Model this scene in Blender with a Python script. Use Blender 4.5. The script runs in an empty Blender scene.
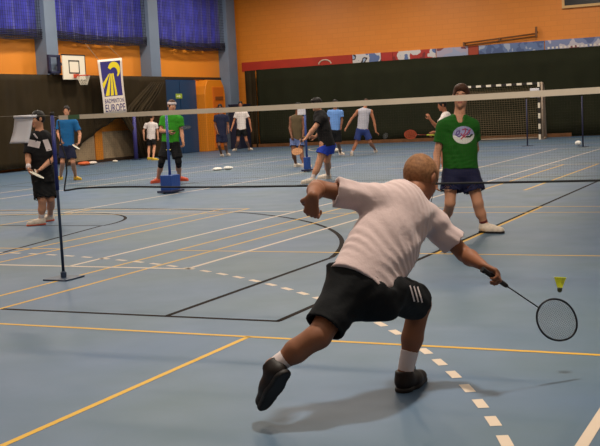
import bpy, bmesh, math, random
import numpy as np
from mathutils import Vector, Matrix
from mathutils.bvhtree import BVHTree

random.seed(4)
rng = np.random.default_rng(7)
scene = bpy.context.scene
COL = scene.collection

# ------------------------------------------------------------------ camera
CAM = np.array([3.38052, -8.12771, 1.46499])
YAW, PITCH, ROLL, FPX = -0.448598, -0.102635, -0.0492324, 1069.56
_f = np.array([math.sin(YAW)*math.cos(PITCH), math.cos(YAW)*math.cos(PITCH), math.sin(PITCH)])
_r = np.array([math.cos(YAW), -math.sin(YAW), 0.0])
_u = np.cross(_r, _f)
CR = math.cos(ROLL)*_r + math.sin(ROLL)*_u
CU = -math.sin(ROLL)*_r + math.cos(ROLL)*_u
CF = _f
HR = _r                                   # horizontal right of the photographer
HT = -np.array([_f[0], _f[1], 0])/math.hypot(_f[0], _f[1])   # horizontal, towards the photographer


def at(px, py, d):
    return CAM + d*(CF + (px-300)/FPX*CR - (py-223)/FPX*CU)


def on_plane(px, py, axis, val):
    v = CF + (px-300)/FPX*CR - (py-223)/FPX*CU
    return CAM + v*(val-CAM[axis])/v[axis]


def floor_pt(px, py):
    return on_plane(px, py, 2, 0.0)


def depth_of(p):
    return float((np.asarray(p)-CAM) @ CF)


cam = bpy.data.cameras.new('camera')
cam_o = bpy.data.objects.new('camera', cam)
COL.objects.link(cam_o)
cam.sensor_width = 36
cam.lens = FPX/600*36
cam.clip_end = 200
cam_o.matrix_world = Matrix(((CR[0], CU[0], -CF[0], CAM[0]), (CR[1], CU[1], -CF[1], CAM[1]),
                             (CR[2], CU[2], -CF[2], CAM[2]), (0, 0, 0, 1)))
scene.camera = cam_o

# ------------------------------------------------------------------ materials


def lin(c):
    return tuple(((v/255)/12.92 if v/255 <= .04045 else ((v/255+.055)/1.055)**2.4) for v in c)


_M = {}


def mat(name, rgb, rough=.6, spec=.4, metal=0.0, var=0.0, scale=12.0, bump=0.0, bscale=60.0, sheen=0.0, trans=0.0):
    if name in _M:
        return _M[name]
    m = bpy.data.materials.new(name)
    m.use_nodes = True
    nt = m.node_tree
    b = nt.nodes['Principled BSDF']
    c = lin(rgb)
    b.inputs['Base Color'].default_value = (*c, 1)
    b.inputs['Roughness'].default_value = rough
    b.inputs['Specular IOR Level'].default_value = spec
    b.inputs['Metallic'].default_value = metal
    if sheen:
        b.inputs['Sheen Weight'].default_value = sheen
    tc = nt.nodes.new('ShaderNodeTexCoord')
    if var:
        n = nt.nodes.new('ShaderNodeTexNoise')
        n.inputs['Scale'].default_value = scale
        n.inputs['Detail'].default_value = 4
        nt.links.new(tc.outputs['Object'], n.inputs['Vector'])
        r = nt.nodes.new('ShaderNodeValToRGB')
        r.color_ramp.elements[0].position = .3
        r.color_ramp.elements[1].position = .7
        r.color_ramp.elements[0].color = (*[v*(1-var) for v in c], 1)
        r.color_ramp.elements[1].color = (*[min(1, v*(1+var)) for v in c], 1)
        nt.links.new(n.outputs['Fac'], r.inputs['Fac'])
        nt.links.new(r.outputs['Color'], b.inputs['Base Color'])
    if bump:
        n2 = nt.nodes.new('ShaderNodeTexNoise')
        n2.inputs['Scale'].default_value = bscale
        nt.links.new(tc.outputs['Object'], n2.inputs['Vector'])
        bp = nt.nodes.new('ShaderNodeBump')
        bp.inputs['Strength'].default_value = bump
        bp.inputs['Distance'].default_value = .01
        nt.links.new(n2.outputs['Fac'], bp.inputs['Height'])
        nt.links.new(bp.outputs['Normal'], b.inputs['Normal'])
    _M[name] = m
    return m


# ------------------------------------------------------------------ mesh helpers
def link(o, parent=None):
    COL.objects.link(o)
    if parent is not None:
        o.parent = parent
        o.matrix_parent_inverse = Matrix.Translation(-Vector(parent.location)) if parent.type == 'EMPTY' else Matrix.Identity(4)
    return o


def tag(o, label=None, cat=None, group=None, kind=None):
    if label: o['label'] = label
    if cat: o['category'] = cat
    if group: o['group'] = group
    if kind: o['kind'] = kind
    return o


def thing(name, loc, label, cat, group=None):
    o = bpy.data.objects.new(name, None)
    o.empty_display_size = .1
    o.location = Vector(loc)
    COL.objects.link(o)
    return tag(o, label, cat, group)


class MB:
    """collects shapes into one mesh (world coordinates)"""
    def __init__(s):
        s.v = []; s.f = []; s.m = []

    def add(s, vs, fs, mi=0):
        k = len(s.v)
        s.v += [tuple(map(float, v)) for v in vs]
        s.f += [tuple(i+k for i in f) for f in fs]
        s.m += [mi]*len(fs)

    def box(s, lo, hi, mi=0, bev=0.0):
        x0, y0, z0 = lo; x1, y1, z1 = hi
        s.add([(x0, y0, z0), (x1, y0, z0), (x1, y1, z0), (x0, y1, z0), (x0, y0, z1), (x1, y0, z1), (x1, y1, z1), (x0, y1, z1)],
              [(3, 2, 1, 0), (4, 5, 6, 7), (0, 1, 5, 4), (1, 2, 6, 5), (2, 3, 7, 6), (3, 0, 4, 7)], mi)

    def obox(s, c, ax, ay, az, mi=0):
        c, ax, ay, az = map(np.asarray, (c, ax, ay, az))
        vs = [c+i*ax+j*ay+k*az for k in (-1, 1) for (i, j) in ((-1, -1), (1, -1), (1, 1), (-1, 1))]
        s.add(vs, [(3, 2, 1, 0), (4, 5, 6, 7), (0, 1, 5, 4), (1, 2, 6, 5), (2, 3, 7, 6), (3, 0, 4, 7)], mi)

    def tube(s, pts, rad, n=8, mi=0, closed=False, cap=True):
        pts = [np.asarray(p, float) for p in pts]
        rads = rad if isinstance(rad, (list, tuple)) else [rad]*len(pts)
        N = len(pts)
        k = len(s.v)
        ref = None
        for i, p in enumerate(pts):
            if closed:
                t = pts[(i+1) % N]-pts[i-1]
            else:
                t = pts[min(i+1, N-1)]-pts[max(i-1, 0)]
            t = t/(np.linalg.norm(t)+1e-12)
            if ref is None:
                ref = np.array([0, 0, 1.]) if abs(t[2]) < .9 else np.array([1., 0, 0])
            a = np.cross(t, ref); a /= np.linalg.norm(a)+1e-12
            b = np.cross(a, t); ref = b
            for j in range(n):
                th = 2*math.pi*j/n
                s.v.append(tuple(p+rads[i]*(math.cos(th)*a+math.sin(th)*b)))
        for i in range(N if closed else N-1):
            i2 = (i+1) % N
            for j in range(n):
                j2 = (j+1) % n
                s.f.append((k+i*n+j, k+i2*n+j, k+i2*n+j2, k+i*n+j2)); s.m.append(mi)
        if cap and not closed:
            s.f.append(tuple(k+j for j in range(n))); s.m.append(mi)
            s.f.append(tuple(k+(N-1)*n+j for j in reversed(range(n)))); s.m.append(mi)

    def lathe(s, prof, c, axis=(0, 0, 1), n=20, mi=0):
        """prof = [(r, h)]; around axis at c"""
        ax = np.asarray(axis, float); ax /= np.linalg.norm(ax)
        ref = np.array([1., 0, 0]) if abs(ax[0]) < .9 else np.array([0, 1., 0])
        a = np.cross(ax, ref); a /= np.linalg.norm(a); b = np.cross(ax, a)
        k = len(s.v); c = np.asarray(c, float)
        for r, h in prof:
            for j in range(n):
                th = 2*math.pi*j/n
                s.v.append(tuple(c+ax*h+r*(math.cos(th)*a+math.sin(th)*b)))
        for i in range(len(prof)-1):
            for j in range(n):
                j2 = (j+1) % n
                s.f.append((k+i*n+j, k+i*n+j2, k+(i+1)*n+j2, k+(i+1)*n+j)); s.m.append(mi)

    def build(s, name, mats, parent=None, smooth=False, bevel=0.0, solid=0.0):
        me = bpy.data.meshes.new(name)
        me.from_pydata(s.v, [], s.f)
        if not isinstance(mats, (list, tuple)): mats = [mats]
        for m in mats: me.materials.append(m)
        me.polygons.foreach_set('material_index', s.m)
        if smooth: me.polygons.foreach_set('use_smooth', [True]*len(s.f))
        if solid:
            bm = bmesh.new(); bm.from_mesh(me); bmesh.ops.remove_doubles(bm, verts=bm.verts, dist=1e-5); bm.to_mesh(me); bm.free()
        me.update()
        o = bpy.data.objects.new(name, me)
        link(o, parent)
        if solid:
            md = o.modifiers.new('solid', 'SOLIDIFY'); md.thickness = solid; md.offset = 0
        if bevel:
            md = o.modifiers.new('bevel', 'BEVEL'); md.width = bevel; md.segments = 2; md.limit_method = 'ANGLE'
        return o


def structure(o):
    o['kind'] = 'structure'
    return o


# ------------------------------------------------------------------ signed-distance sculpting (one continuous skin per mesh)
def V3(*a): return np.array(a, float)
def unit(v): v = np.asarray(v, float); return v/(np.linalg.norm(v)+1e-12)


class Cone:
    def __init__(s, a, b, ra, rb, flat=None, clips=()):
        s.a = np.asarray(a, float); s.b = np.asarray(b, float); s.ra = ra; s.rb = rb
        s.flat = flat; s.clips = clips
        r = max(ra, rb)
        s.lo = np.minimum(s.a-r, s.b-r); s.hi = np.maximum(s.a+r, s.b+r)

    def d(s, X, Y, Z):
        px, py, pz = X-s.a[0], Y-s.a[1], Z-s.a[2]
        ab = s.b-s.a; sc = 1.0
        if s.flat is not None:
            n, sc = s.flat
            k = (px*n[0]+py*n[1]+pz*n[2])*(1/sc-1)
            px = px+k*n[0]; py = py+k*n[1]; pz = pz+k*n[2]
            ab = ab+n*(ab@n)*(1/sc-1)
        t = np.clip((px*ab[0]+py*ab[1]+pz*ab[2])/(ab@ab+1e-12), 0, 1)
        d = np.sqrt((px-t*ab[0])**2+(py-t*ab[1])**2+(pz-t*ab[2])**2)-(s.ra+(s.rb-s.ra)*t)
        if s.flat is not None: d = d*(.5+.5*sc)
        for p, n in s.clips:
            d = np.maximum(d, (X-p[0])*n[0]+(Y-p[1])*n[1]+(Z-p[2])*n[2])
        return d


class Ell:
    def __init__(s, c, R, rad, clips=()):
        s.c = np.asarray(c, float); s.R = np.asarray(R, float); s.rad = np.asarray(rad, float); s.clips = clips
        e = np.sqrt(((s.R.T*s.rad)**2).sum(1))
        s.lo = s.c-e; s.hi = s.c+e

    def d(s, X, Y, Z):
        px, py, pz = X-s.c[0], Y-s.c[1], Z-s.c[2]
        k0 = 0; k1 = 0
        for i in range(3):
            q = px*s.R[i, 0]+py*s.R[i, 1]+pz*s.R[i, 2]
            k0 = k0+(q/s.rad[i])**2; k1 = k1+(q/s.rad[i]**2)**2
        k0 = np.sqrt(k0); k1 = np.sqrt(k1)+1e-9
        d = k0*(k0-1)/k1
        for p, n in s.clips:
            d = np.maximum(d, (X-p[0])*n[0]+(Y-p[1])*n[1]+(Z-p[2])*n[2])
        return d


class Field:
    def __init__(s, lo, hi, h):
        s.h = h; s.lo = np.asarray(lo, float)-4*h
        s.n = np.ceil((np.asarray(hi)+4*h-s.lo)/h).astype(int)+1
        s.F = np.full(s.n, .3, np.float32)

    def _sl(s, p, m):
        i0 = np.maximum(np.floor((p.lo-m-s.lo)/s.h).astype(int), 0)
        i1 = np.minimum(np.ceil((p.hi+m-s.lo)/s.h).astype(int)+1, s.n)
        if np.any(i1 <= i0): return None, None
        ax = [(s.lo[k]+s.h*np.arange(i0[k], i1[k])).astype(np.float32) for k in range(3)]
        return tuple(slice(i0[k], i1[k]) for k in range(3)), np.meshgrid(*ax, indexing='ij', sparse=True)

    def add(s, p, k=.0):
        sl, g = s._sl(p, k+4*s.h)
        if sl is None: return
        d = p.d(*g); e = s.F[sl]
        if k > 0:
            q = np.maximum(k-np.abs(d-e), 0)/k
            s.F[sl] = np.minimum(d, e)-q*q*k*.25
        else:
            s.F[sl] = np.minimum(d, e)

    def sub(s, p, k=.0):
        sl, g = s._sl(p, k+4*s.h)
        if sl is None: return
        d = -p.d(*g); e = s.F[sl]
        if k > 0:
            q = np.maximum(k-np.abs(d-e), 0)/k
            s.F[sl] = np.maximum(d, e)+q*q*k*.25
        else:
            s.F[sl] = np.maximum(d, e)

    def clip(s, p, n):
        ax = [s.lo[k]+s.h*np.arange(s.n[k]) for k in range(3)]
        g = np.meshgrid(*ax, indexing='ij', sparse=True)
        s.F = np.maximum(s.F, ((g[0]-p[0])*n[0]+(g[1]-p[1])*n[1]+(g[2]-p[2])*n[2]).astype(np.float32))

    def warp(s, fn):
        ax = [s.lo[k]+s.h*np.arange(s.n[k]) for k in range(3)]
        g = np.meshgrid(*ax, indexing='ij', sparse=True)
        s.F = (s.F+fn(*g)).astype(np.float32)

    def mesh(s, smooth=2):
        F = s.F; ins = F < 0
        nx, ny, nz = [q-1 for q in F.shape]
        cnt = np.zeros((nx, ny, nz), np.uint8)
        for i in (0, 1):
            for j in (0, 1):
                for k in (0, 1):
                    cnt += ins[i:i+nx, j:j+ny, k:k+nz]
        act = (cnt > 0) & (cnt < 8)
        C = np.argwhere(act)
        if len(C) == 0: return np.zeros((0, 3)), np.zeros((0, 4), int)
        vid = np.full((nx, ny, nz), -1, np.int32)
        vid[tuple(C.T)] = np.arange(len(C))
        corner = {(i, j, k): F[C[:, 0]+i, C[:, 1]+j, C[:, 2]+k] for i in (0, 1) for j in (0, 1) for k in (0, 1)}
        acc = np.zeros((len(C), 3)); num = np.zeros(len(C))
        keys = list(corner)
        for a in keys:
            for ax in range(3):
                if a[ax]: continue
                b = tuple(a[q]+(q == ax) for q in range(3))
                fa, fb = corner[a], corner[b]
                m = (fa < 0) != (fb < 0)
                t = np.where(m, fa/np.where(m, fa-fb, 1), 0)
                for q in range(3):
                    acc[:, q] += np.where(m, a[q]+(t if q == ax else 0), 0)
                num += m
        P = s.lo+s.h*(C+acc/num[:, None])
        Q = []
        for ax in range(3):
            sl0 = [slice(1, -1)]*3; sl1 = [slice(1, -1)]*3
            sl0[ax] = slice(0, -1); sl1[ax] = slice(1, None)
            a = ins[tuple(sl0)]; b = ins[tuple(sl1)]
            for flip, msk in ((False, a & ~b), (True, ~a & b)):
                I = np.argwhere(msk)
                if not len(I): continue
                off = np.ones(3, int); off[ax] = 0
                I = I+off
                u = (ax+1) % 3; w = (ax+2) % 3
                du = np.zeros(3, int); du[u] = 1
                dw = np.zeros(3, int); dw[w] = 1
                q = [vid[tuple((I-du-dw).T)], vid[tuple((I-dw).T)], vid[tuple(I.T)], vid[tuple((I-du).T)]]
                q = np.stack(q[::-1] if flip else q, 1)
                Q.append(q)
        Q = np.concatenate(Q)
        Q = Q[(Q >= 0).all(1)]
        E_ = np.concatenate([Q[:, [0, 1]], Q[:, [1, 2]], Q[:, [2, 3]], Q[:, [3, 0]]])
        for it in range(smooth):
            for lam in (.5, -.53):
                S = np.zeros_like(P); n = np.zeros(len(P))
                for x, y in ((0, 1), (1, 0)):
                    for q in range(3):
                        S[:, q] += np.bincount(E_[:, x], P[E_[:, y], q], len(P))
                    n += np.bincount(E_[:, x], minlength=len(P))
                P = P+lam*(S/np.maximum(n, 1)[:, None]-P)
        return P, Q

    def build(s, name, mats, parent=None, smooth=2, region=None):
        P, Q = s.mesh(smooth)
        me = bpy.data.meshes.new(name)
        me.vertices.add(len(P)); me.vertices.foreach_set('co', P.astype(np.float32).ravel())
        me.loops.add(len(Q)*4); me.loops.foreach_set('vertex_index', Q.astype(np.int32).ravel())
        me.polygons.add(len(Q))
        me.polygons.foreach_set('loop_start', np.arange(0, len(Q)*4, 4, dtype=np.int32))
        me.polygons.foreach_set('loop_total', np.full(len(Q), 4, np.int32))
        if not isinstance(mats, (list, tuple)): mats = [mats]
        for m in mats: me.materials.append(m)
        if region is not None and len(Q):
            me.polygons.foreach_set('material_index', region(P[Q].mean(1)).astype(np.int32))
        me.polygons.foreach_set('use_smooth', np.ones(len(Q), bool))
        me.update(calc_edges=True); me.validate()
        o = bpy.data.objects.new(name, me)
        link(o, parent)
        return o


def field_for(prims, h, pad=.02):
    lo = np.min([p.lo for p in prims], 0)-pad; hi = np.max([p.hi for p in prims], 0)+pad
    return Field(lo, hi, h)


def bvh_of(o):
    me = o.data
    return BVHTree.FromPolygons([v.co.copy() for v in me.vertices], [tuple(p.vertices) for p in me.polygons])


def decal(name, polys, mats, origin, right, up, direction, bvh, parent, lift=.003, thick=.002):
    """lay flat 2-D polygons (lists of (x,y), material index) on a surface along direction"""
    mb = MB()
    o = np.asarray(origin); r = unit(right); u = unit(up); dr = Vector(unit(direction))
    for pts, mi in polys:
        vs = []
        for x, y in pts:
            p = Vector(o+r*x+u*y)-dr*.4
            hit = bvh.ray_cast(p, dr, 2.0)
            q = hit[0] if hit[0] is not None else Vector(o+r*x+u*y)
            vs.append(q-dr*(lift+.001*mi))
        if len(vs) == 4:
            mb.add(vs, [(0, 1, 2, 3)], mi)
        else:
            mb.add(vs, [tuple(range(len(vs)))], mi)
    ob = mb.build(name, mats, parent, smooth=False)
    return ob


def grid_disc(rx, ry, n=10, mi=0):
    out = []
    N = 28
    for i in range(n):
        for j in range(N):
            a0 = 2*math.pi*j/N; a1 = 2*math.pi*(j+1)/N; r0 = i/n; r1 = (i+1)/n
            out.append(([(rx*r0*math.cos(a0), ry*r0*math.sin(a0)), (rx*r1*math.cos(a0), ry*r1*math.sin(a0)),
                         (rx*r1*math.cos(a1), ry*r1*math.sin(a1)), (rx*r0*math.cos(a1), ry*r0*math.sin(a1))], mi))
    return out


def stroke(pts, w, mi):
    out = []
    pts = np.array(pts, float)
    P = []
    for a, b in zip(pts[:-1], pts[1:]):
        for t in np.linspace(0, 1, 4)[:-1]: P.append(a+(b-a)*t)
    P.append(pts[-1]); P = np.array(P)
    for a, b in zip(P[:-1], P[1:]):
        t = (b-a)/(np.linalg.norm(b-a)+1e-9); n = np.array([-t[1], t[0]])*w/2; e = t*w*.15
        out.append(([tuple(a-n-e), tuple(b-n+e), tuple(b+n+e), tuple(a+n-e)], mi))
    return out


def text_mesh(body):
    cu = bpy.data.curves.new('lettering', 'FONT'); cu.body = body; cu.resolution_u = 2
    o = bpy.data.objects.new('lettering', cu); COL.objects.link(o)
    dg = bpy.context.evaluated_depsgraph_get()
    me = bpy.data.meshes.new_from_object(o.evaluated_get(dg))
    vs = np.array([v.co[:2] for v in me.vertices]); fs = [tuple(p.vertices) for p in me.polygons]
    bpy.data.objects.remove(o); bpy.data.curves.remove(cu); bpy.data.meshes.remove(me)
    vs = (vs-vs.min(0))/(vs.max(0)-vs.min(0))
    return vs, fs


# ------------------------------------------------------------------ people
SKIN = mat('skin', (196, 140, 110), .55, .3, var=.06, scale=9)
SKIN_T = mat('skin tanned', (170, 110, 80), .55, .3, var=.08, scale=9)
SKIN_D = mat('skin dark', (120, 76, 54), .55, .3, var=.06, scale=9)
LIP = mat('lip', (165, 92, 84), .5)
EYEW = mat('eye white', (225, 222, 215), .3)
EYED = mat('iris', (40, 28, 20), .2)
BROW = mat('eyebrow', (60, 42, 30), .8)


def aim(g, px, py, ln=.465, sg=1):
    best = None
    for dd in np.linspace(-.5, .5, 201):
        v = at(px, py, depth_of(g)+dd)-g
        e = abs(np.linalg.norm(v)-ln)+(0 if dd*sg >= 0 else .02)
        if best is None or e < best[0]: best = (e, v)
    return best[1]


def person(label, J, skin, mats, h=.01, u=1.0, hands=(0.9, 0.9), look=None, hair='short', sleeve=(.55, .55),
           hem=-.06, short_len=.8, sock=.10, wrinkle=.004, group=None, tights=None, vest=False, stance=None,
           build=1.0, extras=None, gripn=(None, None)):
    """J: joints as photo points with depth; builds one continuous body and its clothes"""
    D = J['d']

    def P(k, dflt=None):
        v = J[k]
        return at(v[0], v[1], D+(v[2] if len(v) > 2 else 0.0))
    pel, nk, hd = P('pel'), P('nk'), P('hd')
    S = {'L': P('LS'), 'R': P('RS')}; E_ = {'L': P('LE'), 'R': P('RE')}; W = {'L': P('LW'), 'R': P('RW')}
    HP = {'L': P('LH'), 'R': P('RH')}; K = {'L': P('LK'), 'R': P('RK')}
    F = {}; FD = {}; A = {}; GP = {}
    for s in 'LR':
        v = J[s+'F']
        heel = floor_pt(*v) if len(v) == 2 else at(*v)
        dv = J[s+'d']
        fd = unit(HR*dv[0]+HT*dv[1]+np.array([0, 0, dv[2] if len(dv) > 2 else 0.0]))
        F[s] = heel; FD[s] = fd
        upf = unit(np.array([0, 0, 1.])-fd*fd[2])
        A[s] = heel+upf*.085*u+fd*.055*u
    up = unit(nk-pel); right = unit(S['R']-S['L']); fwd = unit(np.cross(up, right)); lat = unit(np.cross(fwd, up))
    hright = unit(HP['R']-HP['L'])
    lk = fwd if look is None else unit(HR*look[0]+HT*look[1]+np.array([0, 0, look[2]]))
    hup = unit(hd-nk); hup = unit(hup*.75+np.array([0, 0, .6])) if J.get('hup') is None else unit(P('hup')-hd)
    hf = unit(lk-hup*(lk@hup)); hr = unit(np.cross(hf, hup)); HM = np.array([hr, hup, hf])
    R3 = np.array([lat, up, fwd])
    TL = np.linalg.norm(nk-pel)
    b = u*build

    def hp(x, y, z): return hd+u*(hr*x+hup*y+hf*z)
    pr = []
    A_ = lambda p, k=.03: pr.append((p, k, 1))
    fl = (fwd, .66)
    # torso
    A_(Cone(pel+up*TL*.05, pel+up*TL*.45, .15*b, .135*b, fl), .0)
    A_(Cone(pel+up*TL*.45, nk-up*TL*.22, .135*b, .16*b, fl), .06)
    A_(Ell(pel, np.array([hright, unit(np.cross(np.cross(hright, up), hright)), unit(np.cross(hright, up))]), np.array([.165, .12, .115])*b), .05)
    A_(Cone(S['L'], S['R'], .058*b, .058*b), .06)
    A_(Cone(nk-up*.02, S['L'], .055*b, .05*b), .04); A_(Cone(nk-up*.02, S['R'], .055*b, .05*b), .04)
    A_(Cone(nk-up*.04*u, hp(0, -.06, -.02), .058*u, .054*u), .03)
    # head
    A_(Ell(hp(0, .025, -.012), HM, np.array([.076, .098, .096])*u), .02)
    A_(Ell(hp(0, -.05, .02), HM, np.array([.06, .066, .07])*u), .03)
    A_(Cone(hp(0, -.098, .068), hp(0, -.098, .07), .017*u, .017*u), .03)
    A_(Cone(hp(-.03, .026, .077), hp(.03, .026, .077), .012*u, .012*u), .015)
    if h < .0125:
        for sx in (-1, 1):
            pr.append((Cone(hp(sx*.031, .006, .096), hp(sx*.031, .006, .094), .014*u, .014*u), .012, -1))
            A_(Cone(hp(sx*.031, .006, .071), hp(sx*.031, .006, .07), .0135*u, .0135*u), .003)
            A_(Cone(hp(sx*.04, -.025, .06), hp(sx*.04, -.03, .058), .018*u, .018*u), .02)
    A_(Cone(hp(0, .012, .082), hp(0, -.024, .102), .009*u, .0135*u), .01)
    A_(Cone(hp(-.012, -.028, .086), hp(.012, -.028, .086), .009*u, .009*u), .008)
    A_(Cone(hp(-.018, -.058, .077), hp(.018, -.058, .077), .0085*u, .0085*u), .008)
    A_(Cone(hp(-.014, -.067, .075), hp(.014, -.067, .075), .0085*u, .0085*u), .006)
    for sx in (-1, 1):
        A_(Ell(hp(sx*.079, -.002, -.008), HM, np.array([.012, .033, .021])*u), .008)
    # limbs
    for i, s in enumerate('LR'):
        sg = -1 if s == 'L' else 1
        e, w = E_[s], W[s]
        A_(Cone(S[s], S[s]+(e-S[s])*.5, .053*b, .046*b), .04)
        A_(Cone(S[s]+(e-S[s])*.4, e, .047*b, .039*b), .02)
        A_(Cone(e, e+(w-e)*.35, .038*b, .041*b), .02)
        A_(Cone(e+(w-e)*.35, w, .041*b, .027*u), .02)
        k = K[s]; a = A[s]; hj = HP[s]
        back = unit(-FD[s]-unit(a-k)*((-FD[s])@unit(a-k)))
        A_(Cone(hj, k, .088*b, .056*b), .05)
        A_(Cone(k, k+(a-k)*.5, .053*b, .05*b), .03)
        A_(Cone(k+(a-k)*.15+back*.018*b, k+(a-k)*.45+back*.02*b, .045*b, .046*b), .03)
        A_(Cone(k+(a-k)*.5, a, .049*b, .036*u), .03)
        A_(Cone(a, F[s]+FD[s]*.15*u+unit(np.array([0, 0, 1.])-FD[s]*FD[s][2])*.045*u, .034*u, .028*u), .03)
        # hand
        d = unit(J[s+'hd'][0]*HR+J[s+'hd'][1]*HT+np.array([0, 0, J[s+'hd'][2]])) if (s+'hd') in J else unit(w-e)
        gn = gripn[i]
        if s in J.get('hold', {}):
            gx = J['hold'][s]
            hv = unit(aim(w+d*.08*u, gx[0], gx[1], .465, gx[2]))
            pp = d-hv*(d@hv)
            if np.linalg.norm(pp) < .25: pp = np.array([0, 0, -1.])-hv*(-hv[2])
            if abs(d@hv) > .6: d = unit(unit(pp)*.8+hv*.6)
            sd = unit(hv-d*(hv@d)); n = unit(np.cross(sd, d)) if s == 'R' else unit(np.cross(d, sd))
            GP[s] = w+d*.082*u+n*.026*u
        else:
            n = fwd*.6-lat*sg*.8 if gn is None else HR*gn[0]+HT*gn[1]+np.array([0, 0, gn[2]])
            n = unit(n-d*(n@d)); sd = unit(np.cross(d, n))
            if sd @ fwd < 0 and gn is None: sd = -sd
            if gn is not None and len(gn) > 3 and gn[3] < 0: sd = -sd
        curl = hands[i]
        mr = max(.0085*u, .62*h)
        offs = [.030, .010, -.010, -.029]
        for q, of in enumerate(offs):
            kn = w+d*.088*u+sd*of*u-n*.004*u
            A_(Cone(w+d*.02*u+sd*of*.6*u, kn, max(.014*u, .62*h), max(.0125*u, .62*h)), .014)
        for q, of in enumerate(offs):
            kn = w+d*.088*u+sd*of*u-n*.004*u
            LL = [.95, 1.06, 1.0, .8][q]
            ang = 0; p = kn
            for seg, (ln, cc) in enumerate(((.042, .55), (.027, .95), (.021, .6))):
                ang += cc*curl
                dd = d*math.cos(ang)+n*math.sin(ang)
                p2 = p+dd*ln*LL*u
                A_(Cone(p, p2, mr*(1-.08*seg), mr*(.94-.08*seg)), .004)
                p = p2
        t0 = w+d*.022*u+sd*.026*u; t1 = t0+unit(d*.6+sd*.75+n*.25)*.045*u
        t2 = t1+unit(d*.85+sd*.1+n*.55*curl)*.032*u; t3 = t2+unit(d*.8-sd*.25*curl+n*.7*curl)*.026*u
        A_(Cone(t0, t1, max(.015*u, .62*h), max(.012*u, .62*h)), .012); A_(Cone(t1, t2, mr*1.15, mr*1.05), .005); A_(Cone(t2, t3, mr*1.05, mr*.9), .004)
    root = thing('person', (float((F['L']+F['R'])[0]/2), float((F['L']+F['R'])[1]/2), 0.0), label, 'person', group)
    fld = field_for([p for p, k, s in pr], h)
    for p, k, s in pr:
        (fld.add if s > 0 else fld.sub)(p, k)

    def face_region(C):
        q = C-hd
        x = q@hr/u; y = q@hup/u; z = q@hf/u
        idx = np.zeros(len(C), int)
        if h < .0125:
            e = (np.abs(np.abs(x)-.031) < .0135) & (np.abs(y-.006) < .0065) & (z > .06)
            idx[e] = 1
            idx[(np.abs(np.abs(x)-.031) < .006) & (np.abs(y-.006) < .006) & (z > .06)] = 2
            idx[(np.abs(np.abs(x)-.032) < .018) & (np.abs(y-.030) < .005) & (z > .06)] = 3
            idx[(np.abs(x) < .024) & (np.abs(y+.0625) < .008) & (z > .06)] = 4
        return idx
    fld.build('body', [skin, EYEW, EYED, mats.get('brow', BROW), LIP], root, 2, face_region)
    # hair
    if hair:
        g = .011 if hair != 'long' else .02
        hc = hp(0, .03, -.016)
        hl = [Ell(hc, HM, (np.array([.076, .098, .096])+g)*u)]
        if hair == 'full':
            hl.append(Ell(hp(0, .085, .03), HM, np.array([.07, .045, .07])*u))
        hf_ = field_for(hl, min(h, .008))
        for p in hl: hf_.add(p, .02)
        # hairline: remove the face in front and everything under the nape
        hf_.sub(Ell(hp(0, -.045, .085), HM, np.array([.072, .105, .085])*u), .01)
        nrm = unit(-hup*.9+hf*.35)
        hf_.clip(hp(0, -.055, -.05), nrm)
        for sx in (-1, 1):
            hf_.sub(Ell(hp(sx*.088, -.008, -.004), HM, np.array([.02, .04, .026])*u), .004)
        wv = lambda X, Y, Z: .002*np.sin(X*260+3*np.sin(Y*90))*np.sin(Y*240)*np.sin(Z*220)
        hf_.warp(wv)
        hf_.build('hair', mats['hair'], root, 1)
    if 'headband' in mats:
        q = [Ell(hp(0, .05, -.012), HM, np.array([.09, .1, .112])*u, [(hp(0, .078, 0), hup), (hp(0, .03, 0), -hup)])]
        ff = field_for(q, min(h, .008)); ff.add(q[0]); ff.build('headband', mats['headband'], root, 1)
    # shirt
    hs = min(h, .01)
    sh = []
    hem_p = pel+up*hem*u
    fl2 = (fwd, .72)
    g = .018*u
    sh.append((Cone(pel+up*(hem-.12)*u, pel+up*TL*.45, (.16*b+g)*mats.get('loose', 1.07), (.15*b+g)*mats.get('loose', 1), fl2, [(hem_p, -up)]), .0))
    sh.append((Cone(pel+up*TL*.45, nk-up*TL*.2, .15*b+g, .162*b+g, fl2), .05))
    sh.append((Cone(S['L'], S['R'], .064*b, .064*b), .06))
    sh.append((Cone(nk-up*.03, S['L'], .06*b, .058*b), .03)); sh.append((Cone(nk-up*.03, S['R'], .06*b, .058*b), .03))
    if not vest:
        for i, s in enumerate('LR'):
            ax = unit(E_[s]-S[s]); en = S[s]+(E_[s]-S[s])*sleeve[i]
            sh.append((Cone(S[s]-ax*.01, en+ax*.05, .068*b, .078*b, None, [(en, ax)]), .045))
    f2 = field_for([p for p, k in sh], hs)
    for p, k in sh: f2.add(p, k)
    ph = rng.uniform(0, 6, 6)
    if wrinkle:
        def wr(X, Y, Z):
            a = (X-pel[0])*up[0]+(Y-pel[1])*up[1]+(Z-pel[2])*up[2]
            l = (X-pel[0])*lat[0]+(Y-pel[1])*lat[1]+(Z-pel[2])*lat[2]
            q = (X-pel[0])*fwd[0]+(Y-pel[1])*fwd[1]+(Z-pel[2])*fwd[2]
            w1 = np.sin(a*52+l*26+4.5*np.sin(l*6+ph[0]+a*5)+3*np.sin(q*9+ph[1])+2.2*np.sin(a*11-l*8+ph[5]))
            m1 = .5+.5*np.sin(l*13+a*9+ph[2]+2*np.sin(a*7+ph[4]))
            w2 = np.sin(a*27-l*34+4*np.sin(q*8+ph[2])+3*np.sin(l*10+ph[3]))
            w3 = np.sin(a*96+l*30+6*np.sin(l*7+ph[4])+3*np.sin(a*13+ph[1]))
            m3 = .5+.5*np.sin(a*15-l*11+ph[0])
            return wrinkle*(1.3*np.abs(w1)*m1+w2*.6+.5*w3*m3-.6)
        f2.warp(wr)
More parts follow.
